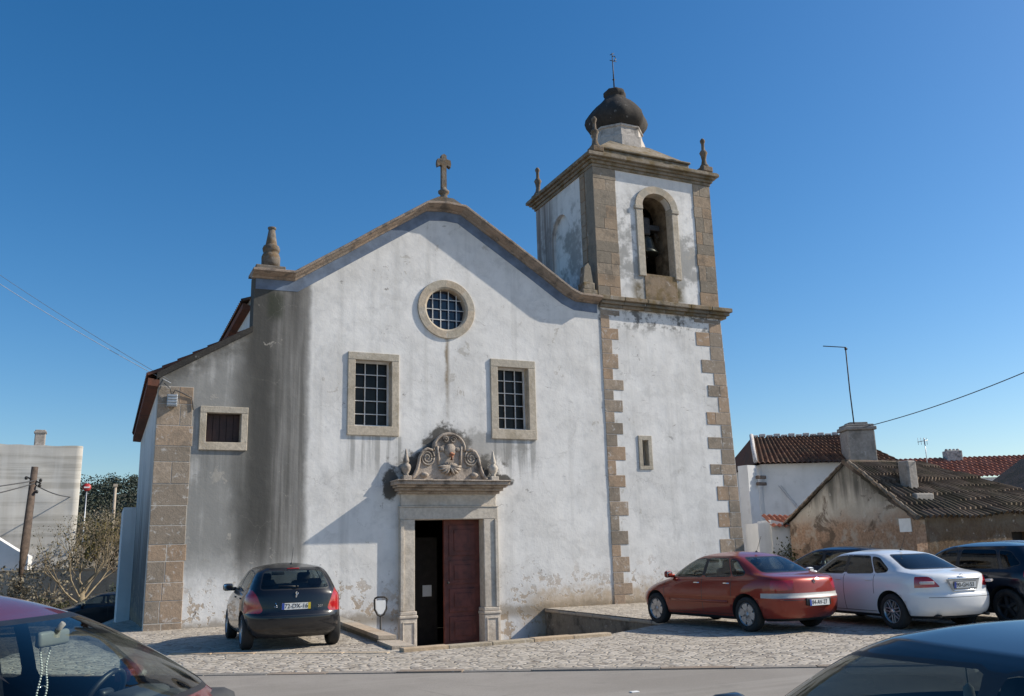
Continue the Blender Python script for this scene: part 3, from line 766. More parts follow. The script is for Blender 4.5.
flank = [(-1.24, 3.46), (-1.10, 3.58), (-1.0, 3.76), (-.95, 3.94), (-.92, 4.10), (-.83, 4.25), (-.68, 4.32), (-.52, 4.28)]
lobe = [(-.50, 4.30)]+[(.50*math.cos(a), 4.36+.40*math.sin(a)) for a in [PI-PI*k/16 for k in range(1, 16)]]+[(.50, 4.30)]
outl = flank+lobe+[(-x, z) for x, z in flank[::-1]]
pd.prism([(cx+x, z) for x, z in outl], D-.155, D+.05, 0, .3)
# raised rim along the outline, volutes, centre panel, shell
pd.tube([(cx+x, D-.165, z) for x, z in flank], .06, 8, 0, .35, taper=.04); pd.tube([(cx-x, D-.165, z) for x, z in flank], .06, 8, 0, .35, taper=.05)
pd.tube([(cx+x*.97, D-.17, z-.02) for x, z in lobe], .045, 8, 0, .3)
for sgn in (-1, 1):
    sp = []
    for k in range(44):
        a = k/43*2.4*2*PI; r_ = .225*(1-k/43*.85); sp.append((cx+sgn*(.69+r_*math.cos(a+2.2)), D-.17, 4.08+r_*math.sin(a+2.2)))
    pd.tube(sp, .030, 6, 0, .1, taper=.02)
    sp = []
    for k in range(24):
        a = k/23*1.6*2*PI; r_ = .10*(1-k/23*.8); sp.append((cx+sgn*(.12+r_*math.cos(a)), D-.19, 4.58+r_*math.sin(a)))
    pd.tube(sp, .02, 5, 0, .1)
    pd.tube([(cx+sgn*.34, D-.17, 3.9), (cx+sgn*.36, D-.17, 4.2), (cx+sgn*.38, D-.17, 4.4)], .04, 6, 0, .3)
    pd.box(cx+sgn*.25-.07, cx+sgn*.25+.07, D-.22, D-.13, 4.26, 4.38, 0, .1, .04)
    pd.lathe([(.0, -.1), (.09, -.06), (.14, 0), (.10, .05), (0, .09)], (cx+sgn*.78, D-.15, 3.62), 10, 0, .25)
pd.lathe([(.03, -.08), (.17, -.06), (.2, 0), (.15, .05), (.05, .07)], (cx+.02, D-.14, 4.30), 14, 0, .2, axis='y')
for k in range(9):
    a = PI+PI*k/8; pd.tube([(cx+.0, D-.2, 3.86), (cx+.24*math.cos(a), D-.22, 3.84+.17*math.sin(a)), (cx+.36*math.cos(a), D-.17, 3.86+.24*math.sin(a))], .045, 6, 0, .25, taper=.03)
    a = PI*k/8; pd.tube([(cx+.0, D-.2, 3.86), (cx+.24*math.cos(a), D-.2, 3.86+.08*math.sin(a))], .035, 5, 0, .25)
pd.v = [(cx+(x-cx)*.92, y, z) for x, y, z in pd.v]
pdo = pd.build('pediment', M['pediment'], pt)
fg = MB(); fg.tube([(cx+.04, D-.22, 4.02), (cx+.05, D-.24, 4.12), (cx+.04, D-.22, 4.22)], .045, 8); fg.tube([(cx+.05, D-.24, 4.16), (cx+.05, D-.24, 4.20)], .075, 8)
M['terracotta'] = simple('terracotta stain', (0.38, 0.16, 0.09), .85, 0, .25, 15)
fg.build('carving', M['terracotta'], pdo)
for x in (7.22, 9.74):
    u = MB(); u.box(x-.14, x+.14, D-.30, D-.02, 3.46, 3.60, 0, .2, .02)
    u.lathe([(.10, .0), (.07, .05), (.13, .14), (.16, .24), (.13, .32), (.07, .36), (.10, .40), (.10, .44), (.05, .62), (.03, .74), (0, .80)], (x, D-.16, 3.60), 14, 0, .2)
    u.v = [(x+(a-x)*.82, b_, 3.46+(c_-3.46)*.92) for a, b_, c_ in u.v]
    u.build('urn', M['portal'] if x > 9 else M['pediment'], pt)
# door leaves
dl = MB(); dl.box(8.40, 9.45, D+.22, D+.28, -.85, 2.45, 0, .4)
for k, (z0, z1) in enumerate(((-.72, -.1), (.02, .62), (.74, 1.36), (1.48, 2.30))):
    for (xa, xb) in ((8.55, 9.32),):
        dl.box(xa, xb, D+.195, D+.221, z0, z1, 0, .4, .03); dl.box(xa+.14, xb-.14, D+.175, D+.196, z0+.12, z1-.12, 0, .4, .02)
dl.box(8.40, 8.46, D+.19, D+.221, -.85, 2.45, 0, .4, .01)
dlo = dl.build('door_leaf', M['door'], church)
h_ = MB(); h_.lathe([(.02, -.05), (.035, -.03), (.03, 0)], (8.50, D+.17, .78), 10, axis='y'); h_.build('door_knob', M['iron'], dlo)
d2_ = MB(); d2_.box(7.40, 7.46, D+.36, D+1.36, -.85, 2.43, 0, .4)
for z0, z1 in ((-.7, .6), (.75, 2.3)): d2_.box(7.455, 7.475, D+.48, D+1.24, z0, z1, 0, .4, .01)
d2_.build('door_leaf', M['door'], church)
iv = MB()
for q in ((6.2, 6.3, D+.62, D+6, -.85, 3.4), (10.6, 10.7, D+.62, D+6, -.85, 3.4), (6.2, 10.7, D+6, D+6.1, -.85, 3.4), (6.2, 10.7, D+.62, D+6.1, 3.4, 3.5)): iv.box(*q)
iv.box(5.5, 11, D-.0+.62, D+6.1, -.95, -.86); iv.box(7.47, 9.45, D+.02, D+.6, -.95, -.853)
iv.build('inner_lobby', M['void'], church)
# gable cross and left finial
mb = MB()
gx = 8.42
mb.prism([(gx-.62, 11.44), (gx+.62, 11.44), (gx+.22, 11.66), (gx-.22, 11.66)], D-.2, D+.3, 0, .3)
mb.lathe([(.17, 0), (.12, .06), (.10, .18), (.16, .23), (.17, .29), (.10, .34), (.085, .40)], (gx, D+.02, 11.64), 12, 0, .3)
mb.prism([(gx-.075, 12.0), (gx+.075, 12.0), (gx+.07, 12.72), (gx+.10, 12.74), (gx+.20, 12.68), (gx+.22, 12.79), (gx+.20, 12.92), (gx+.12, 12.93), (gx+.075, 12.95), (gx+.08, 13.05), (gx, 13.10), (gx-.08, 13.05), (gx-.075, 12.95), (gx-.12, 12.93), (gx-.20, 12.92), (gx-.22, 12.79), (gx-.20, 12.68), (gx-.10, 12.74), (gx-.07, 12.72)], D-.05, D+.09, 0, .3)
mb.build('gable_cross', M['finial'], church)
mb = MB(); fx, fy = 3.54, D+.05
mb.box(fx-.42, fx+.34, D-.30, D+.4, 8.885, 9.0, 0, .3, .02)
mb.lathe([(.24, 0), (.245, .32), (.21, .42), (.16, .45), (.215, .48), (.23, .56), (.20, .64), (.15, .67), (.15, .69), (.085, 1.10), (.0, 1.12)], (fx, fy, 8.99), 16, 0, .3)
mb.lathe([(.09, 0), (.11, .03), (.11, .07), (0, .09)], (fx, fy, 10.09), 10, 0, .2)
mb.build('finial', M['finial'], church)

# ---- tower
TX0, TX1 = 13.50, 18.06
slit = (14.76, 14.98, 3.98, 4.76)
mpt = lambda a, b, d: (a, TY+d, b)
tw = holed([(13.50, -.3), (18.38, -.3), (18.10, 8.95), (13.50, 8.95)], [rect(slit)], .9, mpt)
bot = [(13.5, TY+.9), (18.38, TY+.9), (18.38, 26.9), (13.5, 26.9)]; top = [(13.5, TY+.9), (18.1, TY+.9), (18.1, 26.9), (13.5, 26.9)]
A = tw.verts([(x, y, -.3) for x, y in bot]); B = tw.verts([(x, y, 8.95) for x, y in top])
for k in range(1, 4): tw.face((A[k], A[(k+1) % 4], B[(k+1) % 4], B[k]))
ARCH = (15.28, 16.42, 10.14, 12.40, 12.96)
def arch_loop(x0, x1, z0, zs, zt, n=16):
    c_ = (x0+x1)/2; r_ = (x1-x0)/2
    return [(x0, z0), (x1, z0)]+arc(c_, zs, r_, 0, PI, n, zt-zs)
t2 = holed([(TX0, 8.95), (TX1, 8.95), (TX1, 13.75), (TX0, 13.75)], [arch_loop(*ARCH)], 1.05, mpt)
NI = (24.45, 25.75, 9.3, 11.95, 12.75)
t3 = holed([(TY+1.052, 8.95), (26.9, 8.95), (26.9, 13.75), (TY+1.052, 13.75)], [arch_loop(*NI)], .14, lambda a, b, d: (TX0+d, a, b))
for q in (t2, t3):
    b = len(tw.v); tw.v += q.v; tw.f += [tuple(i+b for i in f) for f in q.f]; tw.mi += q.mi; tw.t += q.t; tw.sm += q.sm
tw.box(TX0+.14, TX0+.75, TY+1.052, 26.2, 8.95, 13.75); tw.box(TX1-.75, TX1, TY+1.052, 26.2, 8.95, 13.75); tw.box(TX0+.14, TX1, 26.2, 26.9, 8.95, 13.75)
two = tw.build('tower_wall', M['plaster'], church)
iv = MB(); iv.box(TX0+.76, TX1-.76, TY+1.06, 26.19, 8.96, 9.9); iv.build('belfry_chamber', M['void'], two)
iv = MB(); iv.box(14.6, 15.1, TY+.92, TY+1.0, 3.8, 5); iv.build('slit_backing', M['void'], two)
q = MB(); quoin(q, 13.515, [.36, .70], -.1, 8.80, .385, TY-.014, TY+.4)
q.build('tower_quoin', M['quoin'], two); q = MB()
edge = lambda z: 18.36-(z/8.95)*.27
quoin(q, 0, [.95, .52], -.1, 8.80, .41, TY-.014, TY+.5, side=-1, xf=edge, split=.7)
q.build('tower_quoin', M['quoin'], two)
q = MB(); quoin(q, 13.47, [.84], 9.22, 13.55, .42, TY-.035, TY+.5, split=.7); q2 = MB(); quoin(q2, 18.08, [.72], 9.22, 13.55, .44, TY-.03, TY+.5, side=-1, split=.5)
q.box(13.475, 14.30, TY-.029, TY+.4, 9.22, 13.55, 0, .1); q2.box(17.38, 18.075, TY-.024, TY+.4, 9.22, 13.55, 0, .1)
q2.build('pilaster', M['towerstone'], two)
for (ya, yb) in ((TY+.02, TY+.72),):                       # return of the pilaster on the left flank
    z = 9.22
    while z < 13.5: q.box(13.455, 13.7, ya+.5, yb+.1, z+.006, min(13.55, z+.42)-.006, 0, random.random()**2, .008); z += .42
q.build('pilaster', M['towerstone'], two)
c_ = MB()
for (z0, z1, d) in ((8.86, 8.96, .10), (8.96, 9.06, .18), (9.06, 9.20, .25)):
    for k in range(6):
        xa = 13.48+k*(18.2+d-13.48)/6; xb = 13.48+(k+1)*(18.2+d-13.48)/6
        c_.box(xa+.003, xb-.003, TY-d+jit(.008), TY+.5, z0+.001, z1, 0, random.random()*.6, .02)
    c_.box(18.0, 18.12+d, TY+.502, 26.9, z0+.001, z1, 0, .3, .02)
c_.build('string_course', M['cornice'], two)
c_ = MB()
for (z0, z1, d) in ((13.56, 13.66, .05), (13.66, 13.76, .11), (13.76, 13.84, .19), (13.84, 13.95, .28), (13.95, 13.99, .25)):
    c_.box(TX0-d, TX1+d, TY-d, 26.9+d, z0+.001, z1, 0, .3, .018)
c_.box(TX0+.45, TX1-.48, TY+.35, 26.4, 13.98, 14.44, 0, .2, .04)
c_.box(TX0+.40, TX1-.43, TY+.30, 26.45, 14.441, 14.52, 0, .2, .03)
A = c_.verts([(TX0+.5, TY+.4, 14.52), (TX1-.53, TY+.4, 14.52), (TX1-.53, 26.35, 14.52), (TX0+.5, 26.35, 14.52)])
cy_ = 24.8; cxx = 15.80
B = c_.verts([(cxx-.8, cy_-.8, 15.30), (cxx+.8, cy_-.8, 15.30), (cxx+.8, cy_+.8, 15.30), (cxx-.8, cy_+.8, 15.30)])
for k in range(4): c_.face((A[k], A[(k+1) % 4], B[(k+1) % 4], B[k]), 0, .3)
c_.face(B, 0, .3)
c_.build('tower_cornice', M['cornice'], two)
dr = MB(); dr.lathe([(1.0, -.5), (1.0, .22), (.93, .26), (.90, .56), (.95, .60), (.95, .66)], (cxx, cy_, 15.36), 8, 0, .5, False, phase=PI/8)
dro = dr.build('dome_drum', M['drum'], two)
dm = MB(); dm.lathe([(.86, 15.97), (.98, 16.08), (1.10, 16.25), (1.15, 16.42), (1.11, 16.60), (.97, 16.80), (.83, 16.98), (.68, 17.14), (.52, 17.27), (.39, 17.42), (.37, 17.48), (.41, 17.52), (.41, 17.66), (.34, 17.74), (.10, 17.80)], (cxx, cy_, 0), 24, 0, .4, True, phase=PI/8)
for i_, v in enumerate(dm.v):
    k = i_ % 24; f_ = 1-.10*abs(math.sin(4*2*PI*k/24)); dm.v[i_] = (cxx+(v[0]-cxx)*f_, cy_+(v[1]-cy_)*f_, v[2])
dmo = dm.build('onion_dome', M['dome'], two)
sp = MB(); sp.tube([(cxx, cy_, 17.88), (cxx, cy_, 18.6), (cxx-.01, cy_, 19.30)], .026, 6, taper=.014); sp.lathe([(0, -.05), (.055, 0), (0, .05)], (cxx, cy_, 18.22), 10)
sp.tube([(cxx-.12, cy_, 18.98), (cxx+.16, cy_, 18.98)], .014, 5); sp.tube([(cxx-.02, cy_, 19.16), (cxx+.10, cy_, 19.2), (cxx+.14, cy_, 19.08), (cxx+.05, cy_, 18.98)], .02, 5)
sp.tube([(cxx-.1, cy_, 19.2), (cxx+.06, cy_, 19.3)], .014, 5)
sp.build('weather_vane', M['iron'], dmo)
for (x, y, s_) in ((13.62, TY-.05, 1.0), (17.92, TY-.05, 1.0), (13.62, 26.9, 1.0), (17.92, 26.9, 1.0)):
    pn = MB(); pn.box(x-.2, x+.2, y-.2, y+.2, 14.0, 14.2, 0, .9, .03)
    pn.lathe([(.15, 0), (.16, .06), (.10, .16), (.075, .30), (.10, .46), (.14, .56), (.10, .64), (.06, .68), (.055, .9), (.085, .97), (.09, 1.03), (.04, 1.10), (0, 1.12)], (x, y, 14.19), 12, 0, .6)
    pn.build('pinnacle', M['finial'], two)
# stone surround of the belfry opening, sill panel
b_ = MB(); x0, x1, z0, zs, zt = ARCH
b_.box(x0-.26, x0+.006, TY-.06, TY+.3, z0-.1, zs-.08, 0, .2, .02); b_.box(x1-.006, x1+.24, TY-.06, TY+.3, z0-.1, zs-.08, 0, .3, .02)
b_.box(x0-.30, x0+.012, TY-.085, TY+.3, zs-.078, zs+.06, 0, .2, .02); b_.box(x1-.012, x1+.28, TY-.085, TY+.3, zs-.078, zs+.06, 0, .2, .02)
ci = arc((x0+x1)/2, zs+.062, (x1-x0)/2-.008, 0, PI, 18, zt-zs-.075); co = arc((x0+x1)/2, zs+.062, (x1-x0)/2+.25, 0, PI, 18, zt-zs+.17)
for k in range(18):
    b_.prism([ci[k], co[k], co[k+1], ci[k+1]], TY-.06, TY+.3, 0, .15+.3*((k//3) % 2))
b_.build('belfry_surround', M['frame'], two)
b_ = MB(); b_.box(x0-.05, x1+.05, TY-.02, TY+.74, 9.21, z0-.004, 0, .9, .01)
b_.build('belfry_sill', M['cornice'], two)
s_ = MB(); x0, x1, z0, z1 = slit
s_.box(x0-.13, x0+.005, TY-.03, TY+.2, z0, z1, 0, .2, .01); s_.box(x1-.005, x1+.13, TY-.03, TY+.2, z0, z1, 0, .2, .01)
s_.box(x0-.13, x1+.13, TY-.031, TY+.2, z1+.001, z1+.14, 0, .2, .01); s_.box(x0-.13, x1+.13, TY-.035, TY+.2, z0-.11, z0-.001, 0, .2, .01)
s_.build('slit_window', M['frame'], two)
pn = MB(); x, y = 13.12, D+.05       # stub pinnacle where the gable meets the tower
pn.box(x-.26, x+.26, y-.22, y+.26, 9.12, 9.36, 0, .3, .03); pn.box(x-.20, x+.20, y-.17, y+.2, 9.36, 9.60, 0, .3, .03)
pn.prism([(x-.17, 9.60), (x+.17, 9.60), (x+.10, 10.12), (x+.02, 10.24), (x-.10, 10.12)], y-.12, y+.14, 0, .2)
pn.build('stub_pinnacle', M['cornice'], church)

# bell hanging in the tower
bell = thing('church_bell', 'dark bronze bell hanging in the arched opening of the church tower', 'bell', (15.70, TY+.52, 10.98))
b_ = MB(); b_.lathe([(.40, 0), (.42, .03), (.36, .12), (.30, .26), (.26, .46), (.23, .56), (.14, .63), (.0, .65)], (0, 0, 0), 24)
b_.build('bell_body', M['bronze'], bell)
b_ = MB(); b_.box(-.16, .16, -.13, .13, .66, 1.3, 0, .5, .06); b_.box(-.54, .54, -.10, .10, .86, 1.06, 0, .5, .03)
b_.build('headstock', M['iron'], bell)
b_ = MB(); b_.tube([(0, 0, .5), (0, 0, 0), (0, 0, -.1)], .03, 8); b_.lathe([(0, -.05), (.06, 0), (0, .06)], (0, 0, -.08), 10); b_.build('clapper', M['iron'], bell)

# things fixed to or standing by the church
lamp = thing('junction_box', 'small pale ribbed electrical box near the top of the left corner stones', 'electrical box', (1.30, D-.08, 5.35))
b_ = MB(); b_.box(-.12, .12, -.08, .05, -.15, .15, 0, .5, .015)
for k in range(4): b_.box(-.115, .115, -.105, -.08, -.12+.07*k, -.085+.07*k, 0, .5, .008)
b_.build('housing', M['galv'], lamp)
b_ = MB(); b_.tube([(0, 0, .15), (.05, -.02, .26), (.2, .02, .22), (.32, .03, .16), (.46, .04, .10), (.5, .04, -.2)], .014, 5); b_.tube([(-.02, 0, .15), (-.06, -.02, .3), (-.2, -.02, .42)], .012, 5)
b_.build('wiring', M['cable'], lamp)
nt = thing('notice_stand', 'small oval-framed white notice on a black post left of the church door', 'sign stand', (6.38, D-.75, -.85))
b_ = MB(); b_.box(-.09, .09, -.09, .09, 0, .03, 0, .5, .01); b_.tube([(0, 0, .02), (0, 0, .95)], .022, 8); b_.build('post', M['iron'], nt)
b_ = MB(); lp = [(-.16, 1.33), (.16, 1.33), (.15, 1.10), (.08, .97), (0, .93), (-.08, .97), (-.15, 1.10), (-.16, 1.33)]
lp = [(-.15, 1.36), (-.08, 1.39), (.08, 1.39), (.15, 1.36)]+lp[1:-1]+[(-.16, 1.33), (-.15, 1.36)]
b_.tube([(x, 0, z) for x, z in lp], .024, 6); b_.build('oval_frame', M['iron'], nt)
b_ = MB(); b_.prism([(-.125, 1.31), (.125, 1.31), (.12, 1.11), (.06, 1.0), (0, .975), (-.06, 1.0), (-.12, 1.11)], -.01, .01); b_.build('panel', M['whitepanel'], nt)
pp = MB(); pp.box(-.13, .13, -.004, .004, -.15, .15); ppo = pp.build('paper_notice', M['paper'])
ppo.location = (8.30, D+1.3, .55); tag(ppo, 'small pale paper notice inside the dark church doorway', 'notice')
ps = MB(); ps.box(7.9, 8.6, D+1.31, D+1.36, -.85, 2.0); pso = ps.build('draught_screen', M['void']); tag(pso, 'dark screen standing inside the open church doorway', 'screen')

# ------------------------------------------------------------------ cars
def chaikin(P, it=2):
    for _ in range(it):
        Q = [P[0]]
        for a, b in zip(P, P[1:]):
            Q.append((a[0]*.75+b[0]*.25, a[1]*.75+b[1]*.25)); Q.append((a[0]*.25+b[0]*.75, a[1]*.25+b[1]*.75))
        Q.append(P[-1]); P = Q
    return P
def interp(P, z):
    if z <= P[0][0]: return P[0][1]
    for a, b in zip(P, P[1:]):
        if z <= b[0]: return a[1]+(b[1]-a[1])*(z-a[0])/max(1e-9, b[0]-a[0])
    return P[-1][1]
def shell(S):
    Fp, Rp, Wp = chaikin(S['front'], 2), chaikin(S['rear'], 2), chaikin(S['width'], 2)
    zs_ = sorted({round(p[0], 4) for p in Fp+Rp+Wp if p[0] <= S['zrail']+1e-6} | {S['zrail']})
    Z = [zs_[0]]
    for z in zs_[1:]:
        if z-Z[-1] < .004: continue
        dx = max(abs(interp(Fp, z)-interp(Fp, Z[-1])), abs(interp(Rp, z)-interp(Rp, Z[-1])))
        n = max(1, int(math.ceil(max(dx/.10, (z-Z[-1])/.045))))
        z0 = Z[-1]
        for k in range(1, n+1): Z.append(z0+(z-z0)*k/n)
    sl = [(z, interp(Fp, z), interp(Rp, z), interp(Wp, z)) for z in Z]
    z, xf, xr, w = sl[-1]; xm = S.get('xm', (xf+xr)/2); c = S['crown']
    for t_ in (.96, .92, .86, .79, .70, .60, .48, .34, .18, .06):
        sl.append((z+c*(1-t_*t_), xm+(xf-xm)*t_, xm+(xr-xm)*t_, w*t_))
    bm = bmesh.new(); rows = []
    caps = [0, .14, .28, .42, .55, .67, .77, .85, .91, .955]
    for (z, xf, xr, w) in sl:
        g = sstep(z, S['belt']-.06, S['belt']+.06)
        nF = S['nF'][0]+(S['nF'][1]-S['nF'][0])*g; nR = S['nR'][0]+(S['nR'][1]-S['nR'][0])*g; mm = 2.5
        xc, a = (xf+xr)/2, (xf-xr)/2
        half = []
        for yy in caps: half.append((xc-a*(1-yy**mm)**(1/nR), yy*w))
        sA = -(1-caps[-1]**mm)**(1/nR); sB = (1-caps[-1]**mm)**(1/nF); NN = 40
        for k in range(1, NN):
            s = sA+(sB-sA)*k/NN; e = nR if s < 0 else nF
            half.append((xc+a*s, w*(1-abs(s)**e)**(1/mm)))
        for yy in caps[::-1]: half.append((xc+a*(1-yy**mm)**(1/nF), yy*w))
        ring = half+[(x, -y) for x, y in half[::-1][1:-1]]
        rows.append([bm.verts.new((x, y, z)) for x, y in ring])
    n = len(rows[0])
    for A, B in zip(rows, rows[1:]):
        for k in range(n): bm.faces.new((A[k], B[k], B[(k+1) % n], A[(k+1) % n]))
    bm.faces.new(rows[0]); bm.faces.new(rows[-1][::-1])
    bmesh.ops.recalc_face_normals(bm, faces=bm.faces)
    # wheel arches
    me = bpy.data.meshes.new('tmp'); bm.to_mesh(me); bm.free(); ob = bpy.data.objects.new('tmp', me); COL.objects.link(ob)
    cb = bmesh.new()
    for x in (S['wb']/2, -S['wb']/2):
        for sy in (-1, 1):
            bmesh.ops.create_cone(cb, cap_ends=True, segments=40, radius1=S['arch'], radius2=S['arch'], depth=.36,
                matrix=Matrix.Translation((x, sy*(S['W']/2-.08), S['rw'])) @ Matrix.Rotation(PI/2, 4, 'X'))
    cm = bpy.data.meshes.new('tmpc'); cb.to_mesh(cm); cb.free(); co_ = bpy.data.objects.new('tmpc', cm); COL.objects.link(co_)
    md = ob.modifiers.new('b', 'BOOLEAN'); md.operation = 'DIFFERENCE'; md.object = co_; md.solver = 'EXACT'
    dg = bpy.context.evaluated_depsgraph_get(); dg.update()
    r_ = bpy.data.meshes.new_from_object(ob.evaluated_get(dg))
    bm = bmesh.new(); bm.from_mesh(r_)
    for o in (ob, co_): bpy.data.objects.remove(o)
    for m_ in (me, cm, r_): bpy.data.meshes.remove(m_)
    lay = bm.faces.layers.int.new('tag')
    for f in bm.faces:                                      # arch linings
        c = f.calc_center_median()
        for x in (S['wb']/2, -S['wb']/2):
            d = math.hypot(c.x-x, c.z-S['rw'])
            if d < S['arch']+.004 and abs(c.y) < S['W']/2 and c.z < S['rw']+S['arch']:
                nn = f.normal; rad = Vector((c.x-x, 0, c.z-S['rw']))
                if abs(nn.y) > .9 and abs(c.y) < S['W']/2-.2 or (d > S['arch']-.03 and abs(nn.y) < .2 and rad.length and nn.dot(rad.normalized()) < -.8): f[lay] = 99
    return bm, lay
def carve(bm, lay, poly, axis, cond, tagv, over=(0,)):
    pr = (lambda c: (c.x, c.z)) if axis == 'y' else (lambda c: (c.y, c.z))
    x0, x1 = min(p[0] for p in poly), max(p[0] for p in poly); z0, z1 = min(p[1] for p in poly), max(p[1] for p in poly)
    cand = []
    for f in bm.faces:
        if f[lay] not in over or not cond(f.calc_center_median(), f.normal): continue
        q = [pr(v.co) for v in f.verts]
        if max(a for a, b in q) < x0 or min(a for a, b in q) > x1 or max(b for a, b in q) < z0 or min(b for a, b in q) > z1: continue
        cand.append(f)
    for i in range(len(poly)):
        p, q = poly[i], poly[(i+1) % len(poly)]
        no = (q[1]-p[1], -(q[0]-p[0]))
        co = Vector((p[0], 0, p[1])) if axis == 'y' else Vector((0, p[0], p[1]))
        pn = Vector((no[0], 0, no[1])) if axis == 'y' else Vector((0, no[0], no[1]))
        if pn.length < 1e-9: continue
        es = {e for f in cand for e in f.edges}; vs = {v for f in cand for v in f.verts}
        r_ = bmesh.ops.bisect_plane(bm, geom=cand+list(es)+list(vs), dist=1e-6, plane_co=co, plane_no=pn.normalized())
        cand = list({g for g in r_['geom'] if isinstance(g, bmesh.types.BMFace)} | {f for f in cand if f.is_valid})
    for f in cand:
        if f.is_valid and f[lay] in over and in_poly(pr(f.calc_center_median()), poly): f[lay] = tagv
def extract(bm, lay, tags, name, mats, parent, cond=None):
    tags = tags if isinstance(tags, dict) else {tags: 0}
    mb = MB(); ids = {}
    for f in bm.faces:
        if f[lay] in tags and (cond is None or cond(f.calc_center_median())):
            ix = []
            for v in f.verts:
                if v not in ids: ids[v] = mb.verts([v.co])[0]
                ix.append(ids[v])
            mb.face(ix, tags[f[lay]], .5, True)
    if not mb.f: return None
    return mb.build(name, mats, parent, fix=False)
def inset(poly, d):
    n = len(poly); out = []
    ar = sum(poly[i][0]*poly[(i+1) % n][1]-poly[(i+1) % n][0]*poly[i][1] for i in range(n)); sg = 1 if ar > 0 else -1
    for i in range(n):
        a, b, c = Vector(poly[i-1]), Vector(poly[i]), Vector(poly[(i+1) % n])
        n1 = (b-a).normalized(); n2 = (c-b).normalized()
        n1 = Vector((-n1.y, n1.x))*sg; n2 = Vector((-n2.y, n2.x))*sg
        m_ = n1+n2; m_ = m_/max(.35, m_.dot(n1)); out.append((b.x+m_.x*d, b.y+m_.y*d))
    return out
def round_poly(P, r=.04):
    out = []; n = len(P)
    for i in range(n):
        a, b, c = Vector(P[i-1]), Vector(P[i]), Vector(P[(i+1) % n])
        d1 = min(r, (a-b).length*.45); d2 = min(r, (c-b).length*.45)
        p = b+(a-b).normalized()*d1; q = b+(c-b).normalized()*d2
        out += [tuple(p), tuple(.25*p+.5*b+.25*q), tuple(q)]
    return out
def wheel(parent, x, y, r, w, rimmat, spokes=6, style='alloy'):
    sy = 1 if y > 0 else -1
    t_ = MB(); ro = r; ri = r*.66
    t_.lathe([(ri, -w*.42), (ri+.01, -w/2), (ro-.035, -w/2), (ro-.008, -w*.40), (ro, -w*.30), (ro, w*.30), (ro-.008, w*.40), (ro-.035, w/2), (ri+.01, w/2), (ri, w*.42)], (0, 0, 0), 36, axis='y', caps=False)
    o = t_.build('wheel', M['tyre'], parent); o.location = (x, y, r)
    m_ = MB(); f = sy*w*.5
    m_.lathe([(ri*.99, f-.0*sy), (ri*1.02, f-.004*sy), (ri*.93, f-.012*sy), (ri*.90, f-.05*sy), (ri*.9, f-.09*sy)], (0, 0, 0), 32, axis='y', caps=False)
    m_.lathe([(.0, f-.02*sy), (ri*.2, f-.012*sy), (ri*.24, f-.03*sy), (ri*.24, f-.08*sy)], (0, 0, 0), 16, axis='y')
    for k in range(spokes):
        a = 2*PI*k/spokes+.2; mt = Matrix.Rotation(-a, 4, 'Y')
        y0, y1 = sorted((f-.055*sy, f-.018*sy))
        if style == 'double':
            for off in (-.028, .028): m_.box(ri*.18, ri*.94, y0, y1, off-.011, off+.011, 0, .5, .006, mt)
        else:
            A = [(ri*.18, -.035), (ri*.94, -.026), (ri*.94, .026), (ri*.18, .035)] if style == 'alloy' else [(ri*.15, -.05), (ri*.93, -.075), (ri*.93, .075), (ri*.15, .05)]
            mp_ = lambda u, v_, yy: mt @ Vector((u, yy, v_))
            m_.prism(A, y0, y1, mp=mp_)
    rm = m_.build('rim', M[rimmat], o)
    b_ = MB(); b_.lathe([(0, f-.075*sy), (ri*.92, f-.075*sy), (ri*.92, f-.09*sy)], (0, 0, 0), 24, axis='y'); b_.build('brake_disc', M['rim_dark'], o)
    return o
def plate(parent, x, y, z, tilt, txt, band=True, w=.50, h=.11, yaw=0.0):
    """rear plate, facing -x"""
    mt = Matrix.Translation((x, y, z)) @ Matrix.Rotation(R(-90)+yaw, 4, 'Z') @ Matrix.Rotation(R(90)+tilt, 4, 'X')
    p = MB(); p.box(-w/2-.008, w/2+.008, -h/2-.008, h/2+.008, -.012, 0, 3, mat=mt)
    p.box(-w/2, w/2, -h/2, h/2, .0005, .003, 0, mat=mt)
    p.box(-w/2+.001, -w/2+.045, -h/2+.001, h/2-.001, .0032, .0048, 1, mat=mt)
    if band: p.box(w/2-.045, w/2-.001, -h/2+.001, h/2-.001, .0032, .0048, 2, mat=mt)
    o = p.build('number_plate', [M['plate'], M['plate_blue'], M['plate_yellow'], M['trim']], parent)
    t_ = MB(); text_mb(t_, txt, h*.98, mt @ Matrix.Translation((0, 0, .0055)), .0012, xs=.92)
    t_.build('plate_number', M['plate_ink'], o)
    return o
def rbox(mb, c, d, rot=None, bev=.05, m=0, t=.5):
    mt = Matrix.Translation(c) @ (rot or Matrix())
    mb.box(-d[0]/2, d[0]/2, -d[1]/2, d[1]/2, -d[2]/2, d[2]/2, m, t, bev, mt, True)

